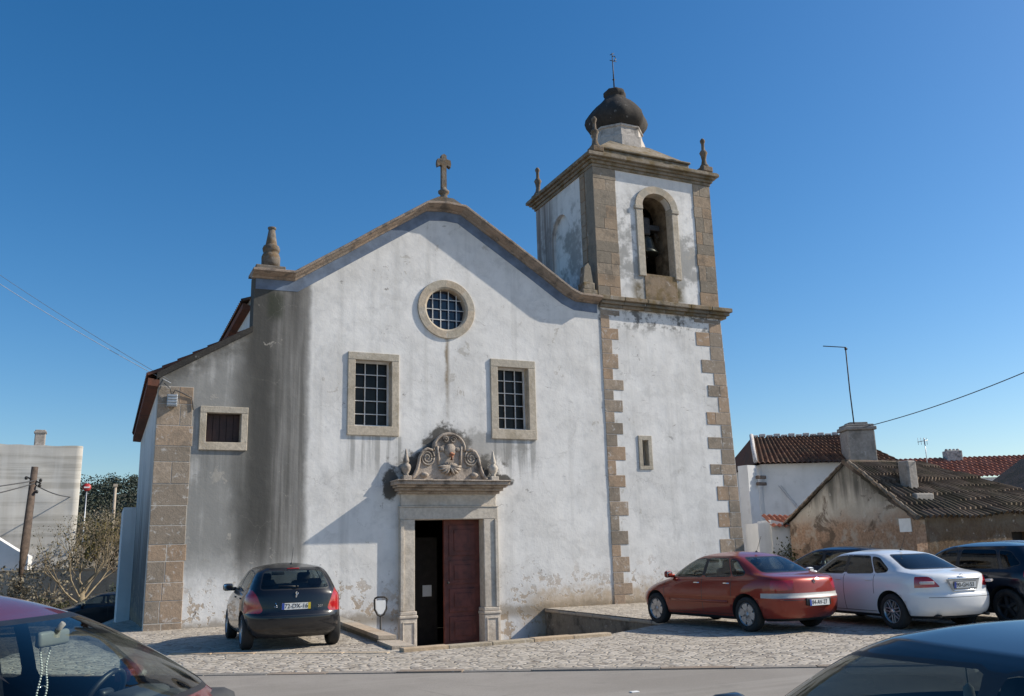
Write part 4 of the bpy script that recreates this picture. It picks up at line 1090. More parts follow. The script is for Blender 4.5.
HATCH = dict(wb=2.54, W=1.75, rw=.305, arch=.365, belt=.96, zrail=1.385, crown=.085, nF=(7, 9), nR=(11, 10), xm=-.55,
    front=[(.20, 1.80), (.24, 1.96), (.34, 2.08), (.50, 2.12), (.60, 2.08), (.68, 1.98), (.76, 1.82), (.84, 1.58), (.90, 1.34), (.945, 1.10), (1.0, .98), (1.10, .80), (1.24, .52), (1.34, .30), (1.385, .16)],
    rear=[(.20, -1.72), (.26, -1.83), (.36, -1.90), (.52, -1.92), (.60, -1.905), (.64, -1.875), (.80, -1.86), (.95, -1.835), (1.02, -1.80), (1.08, -1.74), (1.20, -1.64), (1.32, -1.50), (1.385, -1.36)],
    width=[(.20, .76), (.25, .82), (.35, .855), (.50, .872), (.66, .875), (.80, .868), (.90, .845), (.95, .815), (.98, .79), (1.10, .745), (1.25, .672), (1.34, .61), (1.385, .55)],
    win=[[(.88, .985), (.22, 1.305), (-.20, 1.335), (-.20, .985)], [(-.29, .985), (-.29, 1.337), (-.86, 1.32), (-1.02, .995)], [(-1.09, .998), (-.94, 1.312), (-1.20, 1.285), (-1.44, 1.07)]],
    scr=(.985, 1.345, .70, .56), rearwin=[(-.60, 1.03), (.60, 1.03), (.52, 1.30), (.46, 1.335), (-.46, 1.335), (-.52, 1.30)], doorlines=[.98, -.245, -1.02], handles=[-.10, -.92], hood=.95,
    tail=[(.56, .68), (.60, .63), (.95, .63), (.95, 1.06), (.72, 1.02), (.66, .92)], tailx=-1.45, roofant=-1.22)
SEDAN = dict(wb=2.69, W=1.78, rw=.315, arch=.375, belt=.97, zrail=1.375, crown=.080, nF=(7, 9), nR=(10, 10), xm=-.35,
    front=[(.20, 1.86), (.24, 2.02), (.34, 2.14), (.50, 2.18), (.60, 2.15), (.68, 2.06), (.76, 1.90), (.84, 1.64), (.90, 1.40), (.945, 1.18), (1.0, 1.06), (1.10, .87), (1.24, .58), (1.33, .36), (1.375, .22)],
    rear=[(.20, -2.06), (.26, -2.20), (.36, -2.29), (.54, -2.32), (.62, -2.31), (.66, -2.275), (.80, -2.26), (.92, -2.235), (.985, -2.18), (1.01, -2.02), (1.035, -1.80), (1.07, -1.66), (1.15, -1.50), (1.26, -1.26), (1.34, -1.06), (1.375, -.92)],
    width=[(.20, .77), (.25, .83), (.35, .865), (.50, .885), (.66, .89), (.80, .882), (.90, .862), (.95, .835), (.985, .80), (1.10, .75), (1.25, .675), (1.33, .615), (1.375, .55)],
    win=[[(.96, .985), (.28, 1.295), (-.10, 1.325), (-.10, .985)], [(-.19, .985), (-.19, 1.327), (-.72, 1.315), (-.92, 1.00)], [(-.98, 1.003), (-.79, 1.308), (-.98, 1.275), (-1.28, 1.06), (-1.26, 1.02)]],
    scr=(.99, 1.335, .72, .56), rearwin=[(-.60, 1.075), (.60, 1.075), (.50, 1.30), (.44, 1.33), (-.44, 1.33), (-.50, 1.30)], doorlines=[1.04, -.145, -.98], handles=[0.0, -.86], hood=.95,
    tail=[(.46, .93), (.52, .76), (.95, .74), (.95, .93)], tailx=-1.94, roofant=-.85)
import copy
def scaled(S, **kw):
    T = copy.deepcopy(S); T.update(kw); return T
def make_car(S, loc, heading, label, paint, glass='glass', wheelstyle=('rim', 6, 'alloy'), tailmat='tail', platetxt=None, pz=.80, px=None, ptilt=R(8),
             strip=None, name='parked_car', interior=True, emblem=None, zsc=1.0, antenna=True, rwin=True, band=True, extra=None, group='parked cars'):
    car = thing(name, label, 'car', loc, heading, group)
    bm, lay = shell(S)
    side = lambda s: (lambda c, n: c.y*s > .3 and abs(n.y) > .3)
    tg = 1
    for s in (1, -1):
        for w_ in S['win']:
            P = round_poly(w_, .05)
            carve(bm, lay, inset(P, -.016), 'y', side(s), 40, (0,)); carve(bm, lay, P, 'y', side(s), tg, (40,)); tg += 1
        b0 = S['win'][0]; b1 = S['win'][1]
        carve(bm, lay, [(b0[3][0]+.01, 1.0), (b0[2][0]+.01, 1.325), (b1[1][0]-.01, 1.325), (b1[0][0]-.01, 1.0)], 'y', side(s), 40, (0,))
    z0, z1, wb_, wt_ = S['scr']
    scr = [(-wb_, z0), (wb_, z0), (wt_-.03, z1), (-wt_+.03, z1)]
    fcond = lambda c, n: c.x > -.3 and n.x > .15 and c.z > S['belt']-.05
    P = round_poly(scr, .06); carve(bm, lay, inset(P, -.02), 'x', fcond, 40, (0,)); carve(bm, lay, P, 'x', fcond, 30, (40,))
    rcond = lambda c, n: c.x < -.5 and n.x < -.12 and c.z > S['belt']-.02
    P = round_poly(S['rearwin'], .05); carve(bm, lay, inset(P, -.02), 'x', rcond, 40, (0,)); carve(bm, lay, P, 'x', rcond, 31, (40,))
    for s in (1, -1):
        T = [(y*s, z) for y, z in S['tail']]
        tcond = lambda c, n: c.x < S['tailx']
        carve(bm, lay, [(-3.5, .3), (S['tailx'], .3), (S['tailx'], 1.2), (-3.5, 1.2)], 'y', lambda c, n: c.x < -1.1, 0, (0,))
        carve(bm, lay, round_poly(T, .03), 'x', tcond, 50 if s > 0 else 51, (0,))
        for x in S['doorlines']:
            za, zb = .30, S['win'][0][0][1]-.02
            if x < -.6: za = .62
            carve(bm, lay, [(x-.0065, za), (x+.0065, za), (x+.0065, zb), (x-.0065, zb)], 'y', side(s), 41, (0,))
        carve(bm, lay, [(S['doorlines'][-1], .295), (S['doorlines'][0], .295), (S['doorlines'][0], .305), (S['doorlines'][-1], .305)], 'y', side(s), 41, (0,))
        # head lamp
        hx = S['front'][3][1]
        carve(bm, lay, [(hx-.55, .80), (hx-.1, .62), (hx+.1, .60), (hx+.1, .72), (hx-.42, .86)], 'y', lambda c, n, s=s: c.y*s > .42 and c.x > hx-.6, 52, (0,))
    xr = S['rear'][3][1]
    carve(bm, lay, [(-.70, .575), (.70, .575), (.70, .585), (-.70, .585)], 'x', lambda c, n: n.x < -.3 and c.x < -1.0, 41, (0,))
    carve(bm, lay, [(xr-.2, .15), (3, .15), (3, .255), (xr-.2, .255)], 'y', lambda c, n: True, 42, (0,))
    if strip:
        carve(bm, lay, [(xr-.2, strip[0]), (-S['wb']/2-S['arch']-.02, strip[0]), (-S['wb']/2-S['arch']-.02, strip[1]), (xr-.2, strip[1])], 'y', lambda c, n: c.x < -1.0, 43, (0, 41))
    extract(bm, lay, {0: 0, 41: 1, 42: 1, 99: 2}, 'body', [M[paint], M['trim'], M['liner']], car)
    extract(bm, lay, 40, 'window_seal', M['trim'], car)
    for k in range(1, tg): extract(bm, lay, k, 'side_window', M[glass], car)
    extract(bm, lay, 30, 'windscreen', M['glass_clear' if glass != 'glass_dark' else 'glass'], car); extract(bm, lay, 31, 'rear_window', M[glass], car)
    extract(bm, lay, 50, 'tail_light', M[tailmat], car); extract(bm, lay, 51, 'tail_light', M[tailmat], car)
    for s in (1, -1): extract(bm, lay, 52, 'headlight', M['head'], car, lambda c, s=s: c.y*s > 0)
    if strip: extract(bm, lay, 43, 'bumper_strip', M[strip[2]], car)
    bm.free()
    for x in (S['wb']/2, -S['wb']/2):
        for s in (1, -1): wheel(car, x, s*(S['W']/2-.115), S['rw'], .20, *wheelstyle)
    for s in (1, -1):
        mm = MB(); x = S.get('mirx', S['win'][0][0][0]-.16)
        rbox(mm, (x, s*(S['W']/2+.035), 1.02), (.11, .20, .14), Matrix.Rotation(s*.25, 4, 'Z'), .045); rbox(mm, (x+.02, s*(S['W']/2-.07), .985), (.08, .12, .07), None, .015)
        mo = mm.build('door_mirror', M[paint], car)
        g_ = MB(); rbox(g_, (x-.053, s*(S['W']/2+.038), 1.02), (.006, .165, .10), Matrix.Rotation(s*.25, 4, 'Z'), .002); g_.build('mirror_glass', M['chrome'], mo)
        for hx in S['handles']:
            hm = MB(); rbox(hm, (hx, s*(S['W']/2-.018), .865), (.17, .035, .028), None, .012); hm.build('door_handle', M['chrome'] if 'red' in paint else M[paint], car)
    if antenna:
        am = MB(); zt = S['zrail']+S['crown']*.78; am.lathe([(.03, 0), (.022, .02), (.01, .035)], (S['roofant'], 0, zt-.01), 8); am.tube([(S['roofant'], 0, zt), (S['roofant']-.16, 0, zt+.30)], .004, 5); am.build('antenna', M['trim'], car)
    if platetxt: plate(car, px if px is not None else interp(chaikin(S['rear']), pz)-.012, 0, pz, ptilt, platetxt, band)
    if interior:
        st = MB()
        for s in (1, -1):
            rbox(st, (-.02, s*.37, .52), (.50, .48, .16), None, .06); rbox(st, (-.30, s*.37, .84), (.16, .46, .62), Matrix.Rotation(-.22, 4, 'Y'), .07)
            rbox(st, (-.415, s*.37, 1.20), (.10, .26, .17), Matrix.Rotation(-.2, 4, 'Y'), .05); st.tube([(-.38, s*.37+.06, 1.06), (-.41, s*.37+.06, 1.2)], .008, 5); st.tube([(-.38, s*.37-.06, 1.06), (-.41, s*.37-.06, 1.2)], .008, 5)
        so = st.build('front_seats', M['seat'], car)
        st = MB(); rbox(st, (-.86, 0, .52), (.5, 1.2, .16), None, .06); rbox(st, (-1.15, 0, .84), (.15, 1.2, .56), Matrix.Rotation(-.3, 4, 'Y'), .07)
        for y in (-.42, .42): rbox(st, (-1.28, y, 1.12), (.09, .25, .13), None, .04)
        st.build('rear_seat', M['seat'], car)
        d_ = MB(); rbox(d_, (.80, 0, .86), (.52, 1.36, .16), None, .07); rbox(d_, (.62, .37, .93), (.2, .4, .09), None, .04)
        rbox(d_, (0.0, 0, .34), (2.6, 1.40, .06), None, .02)
        d_.build('dashboard', M['dash'], car)
        w_ = MB(); mt = Matrix.Translation((.42, .37, .90)) @ Matrix.Rotation(-1.15, 4, 'Y')
        w_.tube([mt @ Vector((.18*math.cos(2*PI*k/24), .18*math.sin(2*PI*k/24), 0)) for k in range(25)], .015, 6); rbox(w_, mt @ Vector((0, 0, 0)), (.16, .12, .05), mt.to_3x3().to_4x4(), .02); w_.tube([(.42, .37, .90), (.62, .37, .82)], .03, 6)
        w_.build('steering_wheel', M['trim'], car)
    mm = MB(); xs_ = interp(chaikin(S['front']), 1.27)-.10
    rbox(mm, (xs_, 0, 1.265), (.035, .25, .075), None, .016); mm.tube([(xs_, 0, 1.28), (xs_+.05, 0, 1.335)], .014, 6)
    mm.build('inside_mirror', M['mirror_back'], car)
    if emblem == 'diamond':
        e = MB(); x = interp(chaikin(S['rear']), .90)-.004
        o_ = [(0, .05), (.032, 0), (0, -.05), (-.032, 0)]; i_ = [(a*.5, b*.5) for a, b in o_]
        for k in range(4): e.prism([o_[k], o_[(k+1) % 4], i_[(k+1) % 4], i_[k]], x-.012, x+.01, mp=lambda a, b, y: (y, a, b+.90))
        e.build('emblem', M['chrome'], car)
    elif emblem == 'star':
        e = MB(); x = interp(chaikin(S['rear']), .93)-.012
        e.tube([(x, .045*math.cos(2*PI*k/20), .93+.045*math.sin(2*PI*k/20)) for k in range(21)], .005, 5)
        for k in range(3): a = PI/2+2*PI*k/3; e.tube([(x, 0, .93), (x, .043*math.cos(a), .93+.043*math.sin(a))], .006, 5, taper=.003)
        e.build('emblem', M['chrome'], car)
    elif emblem == 'crest':
        e = MB(); x = interp(chaikin(S['rear']), .93)-.008
        e.prism([(-.012, -.05), (.006, -.052), (.012, -.02), (.022, 0), (.008, .02), (.016, .045), (0, .055), (-.018, .03), (-.008, .0)], x-.012, x+.012, mp=lambda a, b, y: (y, -a, b+.93))
        e.tube([(x-.01, .01, .91), (x-.012, -.03, .95)], .008, 5)
        e.build('emblem', M['chrome'], car)
    if extra: extra(car, S)
    return car
def by_wheel(S, p, ang):   # place by the contact of the rear left tyre (outer edge)
    h = Vector((math.cos(ang), math.sin(ang))); n = Vector((-math.sin(ang), math.cos(ang)))
    c = Vector(p)+h*S['wb']/2-n*(S['W']/2-.02); return (c.x, c.y, 0)

def hatch_extra(car, S):
    w_ = MB(); w_.tube([(-1.80, -.02, 1.065), (-1.76, .30, 1.09)], .009, 5); w_.lathe([(.02, 0), (.02, .03)], (-1.80, -.02, 1.05), 8); w_.build('wiper', M['trim'], car)
    b = MB(); rbox(b, (-1.395, 0, 1.372), (.03, .22, .018), None, .006); b.build('brake_light', M['tail'], car)
    e = MB()
    text_mb(e, '207', .06, Matrix.Translation((-1.876, -.42, .72)) @ Matrix.Rotation(R(-90), 4, 'Z') @ Matrix.Rotation(R(90), 4, 'X'), .003)
    e.build('model_badge', M['chrome'], car); e = MB()
    e.tube([(-1.882, .36, .80), (-1.886, .32, .72), (-1.884, .38, .74)], .008, 5)
    e.build('sticker', M['chrome'], car)
make_car(HATCH, by_wheel(HATCH, (2.34, 16.86), R(88.5)), R(88.5), 'black hatchback seen from behind, parked left of the church door', 'p_black',
         wheelstyle=('rim', 5, 'alloy'), platetxt='72-DX-16', pz=.735, ptilt=R(5), emblem='crest', extra=hatch_extra)
RS = scaled(SEDAN)
def red_extra(car, S):
    for s in (1,):
        b = MB(); rbox(b, (.0, S['W']/2+.002, .52), (1.75, .025, .05), None, .01); b.build('rubbing_strip', M['p_red'], car)
    b = MB(); rbox(b, (-2.30, 0, .545), (.05, .62, .13), None, .01); b.build('plate_recess', M['trim'], car)
make_car(RS, by_wheel(RS, (11.03, 13.79), R(94.75)), R(94.75), 'dark red four-door saloon with pale bumper strip, parked on the cobbles by the tower', 'p_red', wheelstyle=('rim', 6, 'wide'),
         tailmat='tail', platetxt='84-AV-27', pz=.53, px=-2.335, ptilt=R(0), strip=(.615, .70, 'greybumper'), emblem='diamond', extra=red_extra, band=False)
WS = scaled(SEDAN, front=SEDAN['front'][:-1]+[(1.35, .27)], rear=SEDAN['rear'][:-2]+[(1.32, -1.10), (1.35, -.96)], width=SEDAN['width'][:-1]+[(1.35, .575)], zrail=1.35, crown=.072, scr=(.99, 1.315, .72, .56), rearwin=[(-.60, 1.075), (.60, 1.075), (.50, 1.28), (.44, 1.31), (-.44, 1.31), (-.50, 1.28)],
    win=[[(a, b-.018*(b > 1.2)) for a, b in w] for w in SEDAN['win']], wb=2.76, tail=[(.62, .94), (.48, .76), (.95, .74), (.95, .94)], belt=.97)
def white_extra(car, S):
    b = MB(); b.prism([(-.36, .885), (.36, .885), (.27, .70), (-.27, .70)], -2.292, -2.24, mp=lambda a, c, y: (y, a, c)); b.build('plate_recess', M['greybumper'], car)
    b = MB(); rbox(b, (-2.285, 0, .895), (.03, .72, .03), None, .01); rbox(b, (-2.285, 0, .69), (.03, .52, .022), None, .008); b.build('boot_trim', M['chrome'], car)
    for s in (1, -1):
        l_ = MB(); rbox(l_, (-2.16, s*.73, .835), (.10, .24, .05), Matrix.Rotation(-s*.55, 4, 'Z'), .012); l_.build('lamp_strip', M['lamp_clear'], car)
        t_ = MB(); t_.tube([(-2.215, s*.55, .262), (-2.0, s*.55, .262)], .028, 10); t_.build('exhaust', M['iron'], car)
make_car(WS, by_wheel(WS, (13.33, 12.50), R(85)), R(85), 'white four-door saloon with dark windows, parked between red saloon and navy people carrier', 'p_white', glass='glass_dark', wheelstyle=('rim', 7, 'double'),
         tailmat='tail', platetxt='90-GH-53', pz=.785, px=-2.305, ptilt=R(8), emblem='star', extra=white_extra, band=False)
VAN = scaled(HATCH, wb=2.70, W=1.80, rw=.33, arch=.39, zrail=1.43, belt=.99, crown=.085,
    front=[(a*1.03 if a > .6 else a, b+.10) for a, b in HATCH['front'][:-1]]+[(1.43, .22)],
    rear=[(a*1.03 if a > .6 else a, b-.22) for a, b in HATCH['rear'][:-1]]+[(1.43, -1.62)],
    width=[(a*1.03 if a > .6 else a, b+.02) for a, b in HATCH['width'][:-1]]+[(1.43, .58)],
    win=[[(a-.22*(a < -.5), b*1.03) for a, b in w] for w in HATCH['win']], scr=(1.02, 1.385, .72, .58), rearwin=[(y, z*1.03) for y, z in HATCH['rearwin']],
    tail=[(.50, .98), (.56, .90), (.97, .86), (.97, 1.04), (.8, 1.06)], tailx=-1.75, roofant=-1.5)
make_car(VAN, by_wheel(VAN, (15.36, 11.65), R(87)), R(86), 'dark navy people carrier at the right edge, red tail lamp towards the white saloon', 'p_navy', glass='glass_dark', wheelstyle=('rim_dark', 5, 'alloy'), platetxt='61-BF-38', pz=.75, band=False)
make_car(VAN, (20.2, 15.6, 0), R(100), 'silver people carrier half hidden behind the dark one at the right edge', 'p_silver', glass='glass_dark', interior=False)
make_car(HATCH, (18.15, 19.0, 0), R(108), 'dark blue hatchback in front of the ruined gable, seen over the saloon roofs', 'p_blue', interior=False)
make_car(SEDAN, (.15, 42.0, gz(.15, 42.0)-.22), R(186), 'black car far off at the foot of the bare tree, left of the church', 'p_black', interior=False, antenna=False)

# near left: claret car nose to the right, near right: charcoal car
def near_left(car, S):
    hl = MB(); rbox(hl, (-.55, 0, 1.385), (1.1, 1.0, .02), None, .008); hl.build('headliner', M['headliner'], car)
    bl = MB(); bl.tube([(-.28, -.62, 1.16), (-.10, -.50, .95), (.02, -.30, .62)], .02, 5); bl.build('seat_belt', M['belt'], car)
NL = scaled(HATCH, crown=.135, mirx=.30, front=[(.20, 1.70), (.24, 1.84), (.34, 1.94), (.50, 1.96), (.60, 1.90), (.68, 1.78), (.75, 1.58), (.81, 1.36), (.87, 1.18), (.93, 1.04), (1.0, .95), (1.10, .79), (1.24, .52), (1.34, .30), (1.385, .16)])
nl_pos, nl_ang, NLS = (-.482, 5.08, .025), R(-29.3), .965
nl = make_car(NL, nl_pos, nl_ang, 'claret red car close up at the bottom left, rosary hanging from its mirror', 'p_red_near', extra=near_left, antenna=False, glass='glass_clear'); nl.scale = (NLS,)*3
NR = scaled(SEDAN, win=[[(.96, .985), (.28, 1.295), (-.50, 1.325), (-.50, .985)], [(-.58, .985), (-.58, 1.327), (-.78, 1.315), (-.95, 1.00)], SEDAN['win'][2]])
nr_pos, nr_ang, NRS = (3.01, 2.22, .03), R(78), .90
nr = make_car(NR, nr_pos, nr_ang, 'charcoal car close up at the bottom right corner', 'p_dark', antenna=False, glass='glass'); nr.scale = (NRS,)*3
def local_to_world(o, p):
    return Matrix.Translation(o.location) @ Matrix.Rotation(o.rotation_euler.z, 4, 'Z') @ (Vector(p)*o.scale.x)
xm_ = interp(chaikin(NL['front']), 1.27)-.10
ro_ = thing('rosary_beads', 'string of pale rosary beads hanging from the mirror of the claret car', 'rosary', tuple(local_to_world(nl, (xm_-.02, 0, 1.24))), nl_ang)
b_ = MB()
for k in range(26):
    z = .035-.012*k
    for off in (-.028-.012*math.sin(k*.35), .028+.01*math.sin(k*.4)): b_.lathe([(0, -.0055), (.0045, -.003), (.0055, 0), (.0045, .003), (0, .0055)], (-.012, off, z), 8)
b_.build('beads', M['whitepanel'], ro_)
b_ = MB(); b_.tube([(-.012, -.04, -.2), (-.012, 0, -.19), (-.012, .04, -.2)], .004, 5); b_.build('cross_strand', M['chrome'], ro_)
xm2 = interp(chaikin(NR['front']), 1.27)-.10
to_ = thing('hanging_charm', 'pale tassel charm hanging inside the charcoal car in the bottom right corner', 'charm', tuple(local_to_world(nr, (xm2-.02, 0, 1.23))), nr_ang)
b_ = MB(); b_.tube([(0, 0, .02), (0, 0, -.10)], .003, 5); b_.lathe([(0, .02), (.02, .0), (.022, -.03), (.03, -.09), (.034, -.16), (0, -.17)], (0, 0, -.10), 10)
b_.build('tassel', M['headliner'], to_)

# ------------------------------------------------------------------ houses on the right
def house_local(loc, rz):
    return Matrix.Translation(loc) @ Matrix.Rotation(rz, 4, 'Z')
# ruined house: axis aligned, gable towards -x
ruin = thing('ruined_house', 'low derelict house with brown peeling gable and mossy tile roof behind the cars', 'house')
G0, G1, GM = 19.40, 24.75, 21.85
gw = MB(); gl = [(G1+(GM+.05-G1)*k/9, 2.25+(4.04-2.25)*k/9+jit(.05)) for k in range(10)]+[(GM-.3+(G0-GM+.3)*k/9, 4.0+(2.20-4.0)*k/9+jit(.05)) for k in range(10)]
gw.prism([(G0, -.2), (G1, -.2)]+gl, 22.0, 22.45, mp=lambda a, b, y: (y, a, b))
gwo = gw.build('gable_wall', M['ruin'], ruin)
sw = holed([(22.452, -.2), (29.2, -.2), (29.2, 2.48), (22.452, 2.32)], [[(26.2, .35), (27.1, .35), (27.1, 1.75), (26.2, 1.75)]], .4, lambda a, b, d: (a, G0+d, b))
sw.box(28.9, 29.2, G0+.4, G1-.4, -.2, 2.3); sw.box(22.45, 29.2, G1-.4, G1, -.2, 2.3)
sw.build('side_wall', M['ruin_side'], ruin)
hm = MB(); hm.box(26.1, 27.2, G0+.3, G0+.36, .3, 1.8); hm.build('window', M['void'], ruin)
rf = MB()
tile_roof(rf, (21.85, G0-.28, 2.16), (29.5, G0-.35, 2.45), (21.85, GM-.1, 4.08), (25.3, GM-.1, 4.16), .24, .40, .065, 6, .12)
rf2 = MB()
tile_roof(rf, (29.5, G1+.2, 2.3), (21.85, G1+.2, 2.2), (25.3, GM+.05, 4.16), (21.85, GM+.05, 4.08), .3, .5, .04, 4)
p = rf.verts([(25.2, GM-.1, 4.12), (29.5, G0-.3, 2.42), (29.5, G1, 2.3)]); rf.face(p, 0, .4)
rf.tube([(21.9+k*.35, GM-.02, 4.12+.01*math.sin(k*3)) for k in range(11)], .09, 8)
rf.build('roof', M['tile_moss'], ruin, fix=False)
vg = MB(); vg2 = MB()
for k in range(13):
    u0, u1 = k/13, (k+1)/13; a0 = Vector((21.92, GM-.2+(G0-.2-GM+.2)*u0, 4.02+(2.18-4.02)*u0)); a1 = Vector((21.92, GM-.2+(G0-.2-GM+.2)*u1, 4.02+(2.18-4.02)*u1))
    vg.tube([a0+Vector((0, jit(.03), .10+jit(.03))), a1+Vector((0, jit(.03), .07+jit(.03)))], .06, 8, 0, random.random())
    b0 = Vector((21.95, GM+.1+(G1+.1-GM)*u0, 4.0+(2.2-4.0)*u0)); b1 = Vector((21.95, GM+.1+(G1+.1-GM)*u1, 4.0+(2.2-4.0)*u1)); vg2.tube([b0+Vector((0, 0, .07)), b1+Vector((0, 0, .05))], .055, 8, 0, random.random())
M['verge'] = mat_stone('pale verge tiles', (0.25, 0.21, 0.165), (0.06, 0.055, 0.045), .7, None, 3)
vg.build('verge_tiles', M['verge'], ruin); vg2.build('verge_tiles', M['verge'], ruin)
ch = MB(); ch.box(23.05, 23.45, 20.3, 20.7, 2.5, 4.05, 0, .3, .05); ch.box(22.85, 23.65, 19.95, 20.75, 2.4, 3.0, 0, .2, .05)
ch.build('chimney', M['chimney'], ruin)
pq = MB(); pq.box(-.02, 0, -.22, .22, -.2, .2, 0, .5)
text_mb(pq, 'RUA', .12, Matrix.Translation((-.0215, 0, .07)) @ Matrix.Rotation(R(-90), 4, 'Z') @ Matrix.Rotation(R(90), 4, 'X'), .001, m=1) if False else None
pqo = pq.build('wall_plaque', M['whitepanel']); pqo.location = (21.995, 19.72, 2.02); tag(pqo, 'small square cream plaque on the corner of the ruined house', 'plaque')
# white house behind, roughly square to the view
WHM = house_local((28.2, 29.15, 0), R(-24.4))
whx = thing('white_house', 'long white house with brown tile roof and a big chimney, behind the ruin', 'house', (28.55, 29.0, 0), R(-24.4))
b = MB(); b.box(-3.15, 2.55, 0, 6, -.2, 4.93); whw = b.build('wall', M['white'], whx)
b = MB()
tile_roof(b, (-3.5, -.3, 4.93), (2.85, -.3, 4.86), (-2.75, 2.6, 6.40), (1.62, 2.6, 6.40), .22, .36, .045)
tile_roof(b, (2.85, 6.3, 4.9), (-3.5, 6.3, 4.93), (1.62, 2.6, 6.4), (-2.75, 2.6, 6.4), .3, .5, .045, 4)
p = b.verts([(-3.5, -.3, 4.93), (-3.5, 6.3, 4.93), (-2.75, 2.6, 6.4)]); b.face(p, 0, .3)
p = b.verts([(1.62, 2.6, 6.4), (2.85, -.3, 4.86), (2.85, 6.3, 4.9)]); b.face(p, 0, .3)
b.build('roof', M['tile_old'], whx, fix=False)
b = MB()
for k in range(13): b.box(-2.72+k*.34, -2.72+k*.34+.27, 2.5, 2.7, 6.41, 6.50+.05*(k % 2), 0, random.random(), .03)
b.tube([(-3.45, -.25, 5.03), (-3.1, 1.2, 5.75), (-2.75, 2.6, 6.5)], .09, 8)
b.build('ridge_tiles', simple('mortared ridge', (.50, .47, .45), .9, 0, .2), whx)
b = MB(); b.box(.55, 1.75, -.45, .5, 4.3, 6.25, 0, .3, .06); b.box(.47, 1.83, -.53, .58, 6.251, 6.42, 0, .2, .05); b.box(.55, 1.75, -.45, .5, 6.421, 6.52, 0, .2, .04); b.box(.75, 1.55, -.3, .35, 6.52, 6.62, 0, .2, .03)
b.build('chimney', M['chimney'], whx)
b = MB(); b.box(-1.5+2.2, -1.5+2.8, -.03, .2, 3.3, 3.85); b.build('window', simple('blind window', (.20, .19, .185), .8), whx)
b = MB(); b.tube([(-2.5, -.03, 4.0), (-1.2, -.03, 2.2)], .012, 5); b.tube([(-2.4, -.03, 4.0), (-1.1, -.03, 2.2)], .012, 5); b.build('wall_cable', M['cable_light'], whx)
ww = thing('white_wall_pier', 'narrow sunlit white wall end with two rusty brackets beside the tower', 'wall', (25.25, 30.4, 0), R(8))
b = MB(); b.box(-.55, .0, -.25, .3, -.2, 4.86); b.build('wall', M['white'], ww)
M['rust'] = simple('rusty bracket', (.16, .12, .095), .8, 0, .3)
for z in (4.0, 4.28, 1.78):
    b = MB(); b.box(-.12, .38, -.42, -.252, z, z+.14, 0, .5, .03); b.build('bracket', M['rust'], ww)
# lean-to
lt = thing('lean_to', 'little white lean-to with an orange tiled roof below the white house', 'shed', (22.05, 24.95, 0), R(-24.4))
b = MB(); b.prism([(-.55, -.2), (1.1, -.2), (1.1, 2.02), (-.55, 2.40)], 0, 1.8); b.box(-1.0, -.552, .1, 1.8, -.2, 2.3)
b.build('wall', M['white'], lt)
b = MB()
tile_roof(b, (-.55, -.25, 2.14), (1.38, -.25, 2.02), (-.62, .9, 2.62), (1.1, .9, 2.52), .2, .35, .04)
b.build('roof', M['tile_red'], lt, fix=False)
# distant red roofed house
rh = thing('red_roofed_house', 'distant white house with a bright red tile roof at the right edge', 'house', (42.5, 33.8, 0), R(-24.4))
b = MB(); b.box(-3.2, 9, .2, 6, -.2, 4.80); b.build('wall', M['white'], rh)
b = MB(); tile_roof(b, (-3.6, 0, 4.80), (9.5, 0, 4.92), (-4.4, 3.2, 6.15), (9.5, 3.2, 6.25), .27, .45, .06)
b.build('roof', M['tile_red'], rh, fix=False)
b = MB(); b.box(.55, 1.45, 2.6, 3.2, 5.9, 6.55, 0, .5, .04)
for k in range(4): b.lathe([(.09, 0), (.1, .05), (.07, .12), (0, .14)], (.68+.22*k, 2.9, 6.54), 8)
b.build('chimney', M['drum'], rh)
b = MB(); b.box(-3.4, -2.9, 2.8, 3.3, 5.95, 6.4, 0, .5, .05); b.build('chimney', M['drum'], rh)
# gable at far right
fg_ = thing('small_gabled_house', 'pale gabled house end with a dark roof slope at the right edge', 'house', (32.75, 22.7, -.12), R(-24.4))
b = MB(); b.prism([(-.95, -.2), (3, -.2), (3, 4.7), (1.9, 4.75), (-.35, 3.35), (-.95, 3.1)], 0, 4); b.build('wall', mat_stone('grey render', (.42, .40, .37), (.2, .19, .17), .5), fg_)
b = MB(); b.prism([(-1.15, 3.02), (-.4, 3.32), (1.8, 4.85), (1.8, 5.0), (-.5, 3.5), (-1.2, 3.15)], -.25, 4.2); b.build('roof', M['tile_moss'], fg_)

def cable(name, pts_, sag, r, mat, label):
    a, b_ = Vector(pts_[0]), Vector(pts_[1]); mb = MB(); n = 24
    mb.tube([a.lerp(b_, k/n)-Vector((0, 0, sag*4*(k/n)*(1-k/n))) for k in range(n+1)], r, 5)
    return tag(mb.build(name, M[mat]), label, 'cable', 'overhead cables')
an = thing('tv_antenna', 'tall bent aerial mast rising from the big chimney of the white house', 'antenna', (29.3, 28.35, 6.5))
b = MB(); b.tube([(0, 0, -.15), (-.03, .0, 1.5), (-.10, -.1, 3.42)], .028, 6); b.build('mast', M['iron'], an)
b = MB(); b.tube([(-.02, -.13, 3.33), (-.10, -.1, 3.42), (-1.0, .30, 3.50)], .022, 5); b.lathe([(.05, -.06), (.05, .06)], (-.1, -.1, 3.36), 8); b.build('boom', M['iron'], an)
an = thing('tv_antenna', 'small comb-shaped television aerial above the ruined roof', 'antenna', (26.4, 22.4, 3.95))
b = MB(); b.tube([(0, 0, -.3), (.02, 0, 1.15)], .016, 5); b.build('mast', M['galv'], an)
b = MB(); b.tube([(-.22, .1, 1.02), (.12, -.05, 1.08)], .012, 5)
for k in range(4): x = -.2+k*.1; b.tube([(x, .09-k*.04, .92), (x, .09-k*.04, 1.17)], .009, 4)
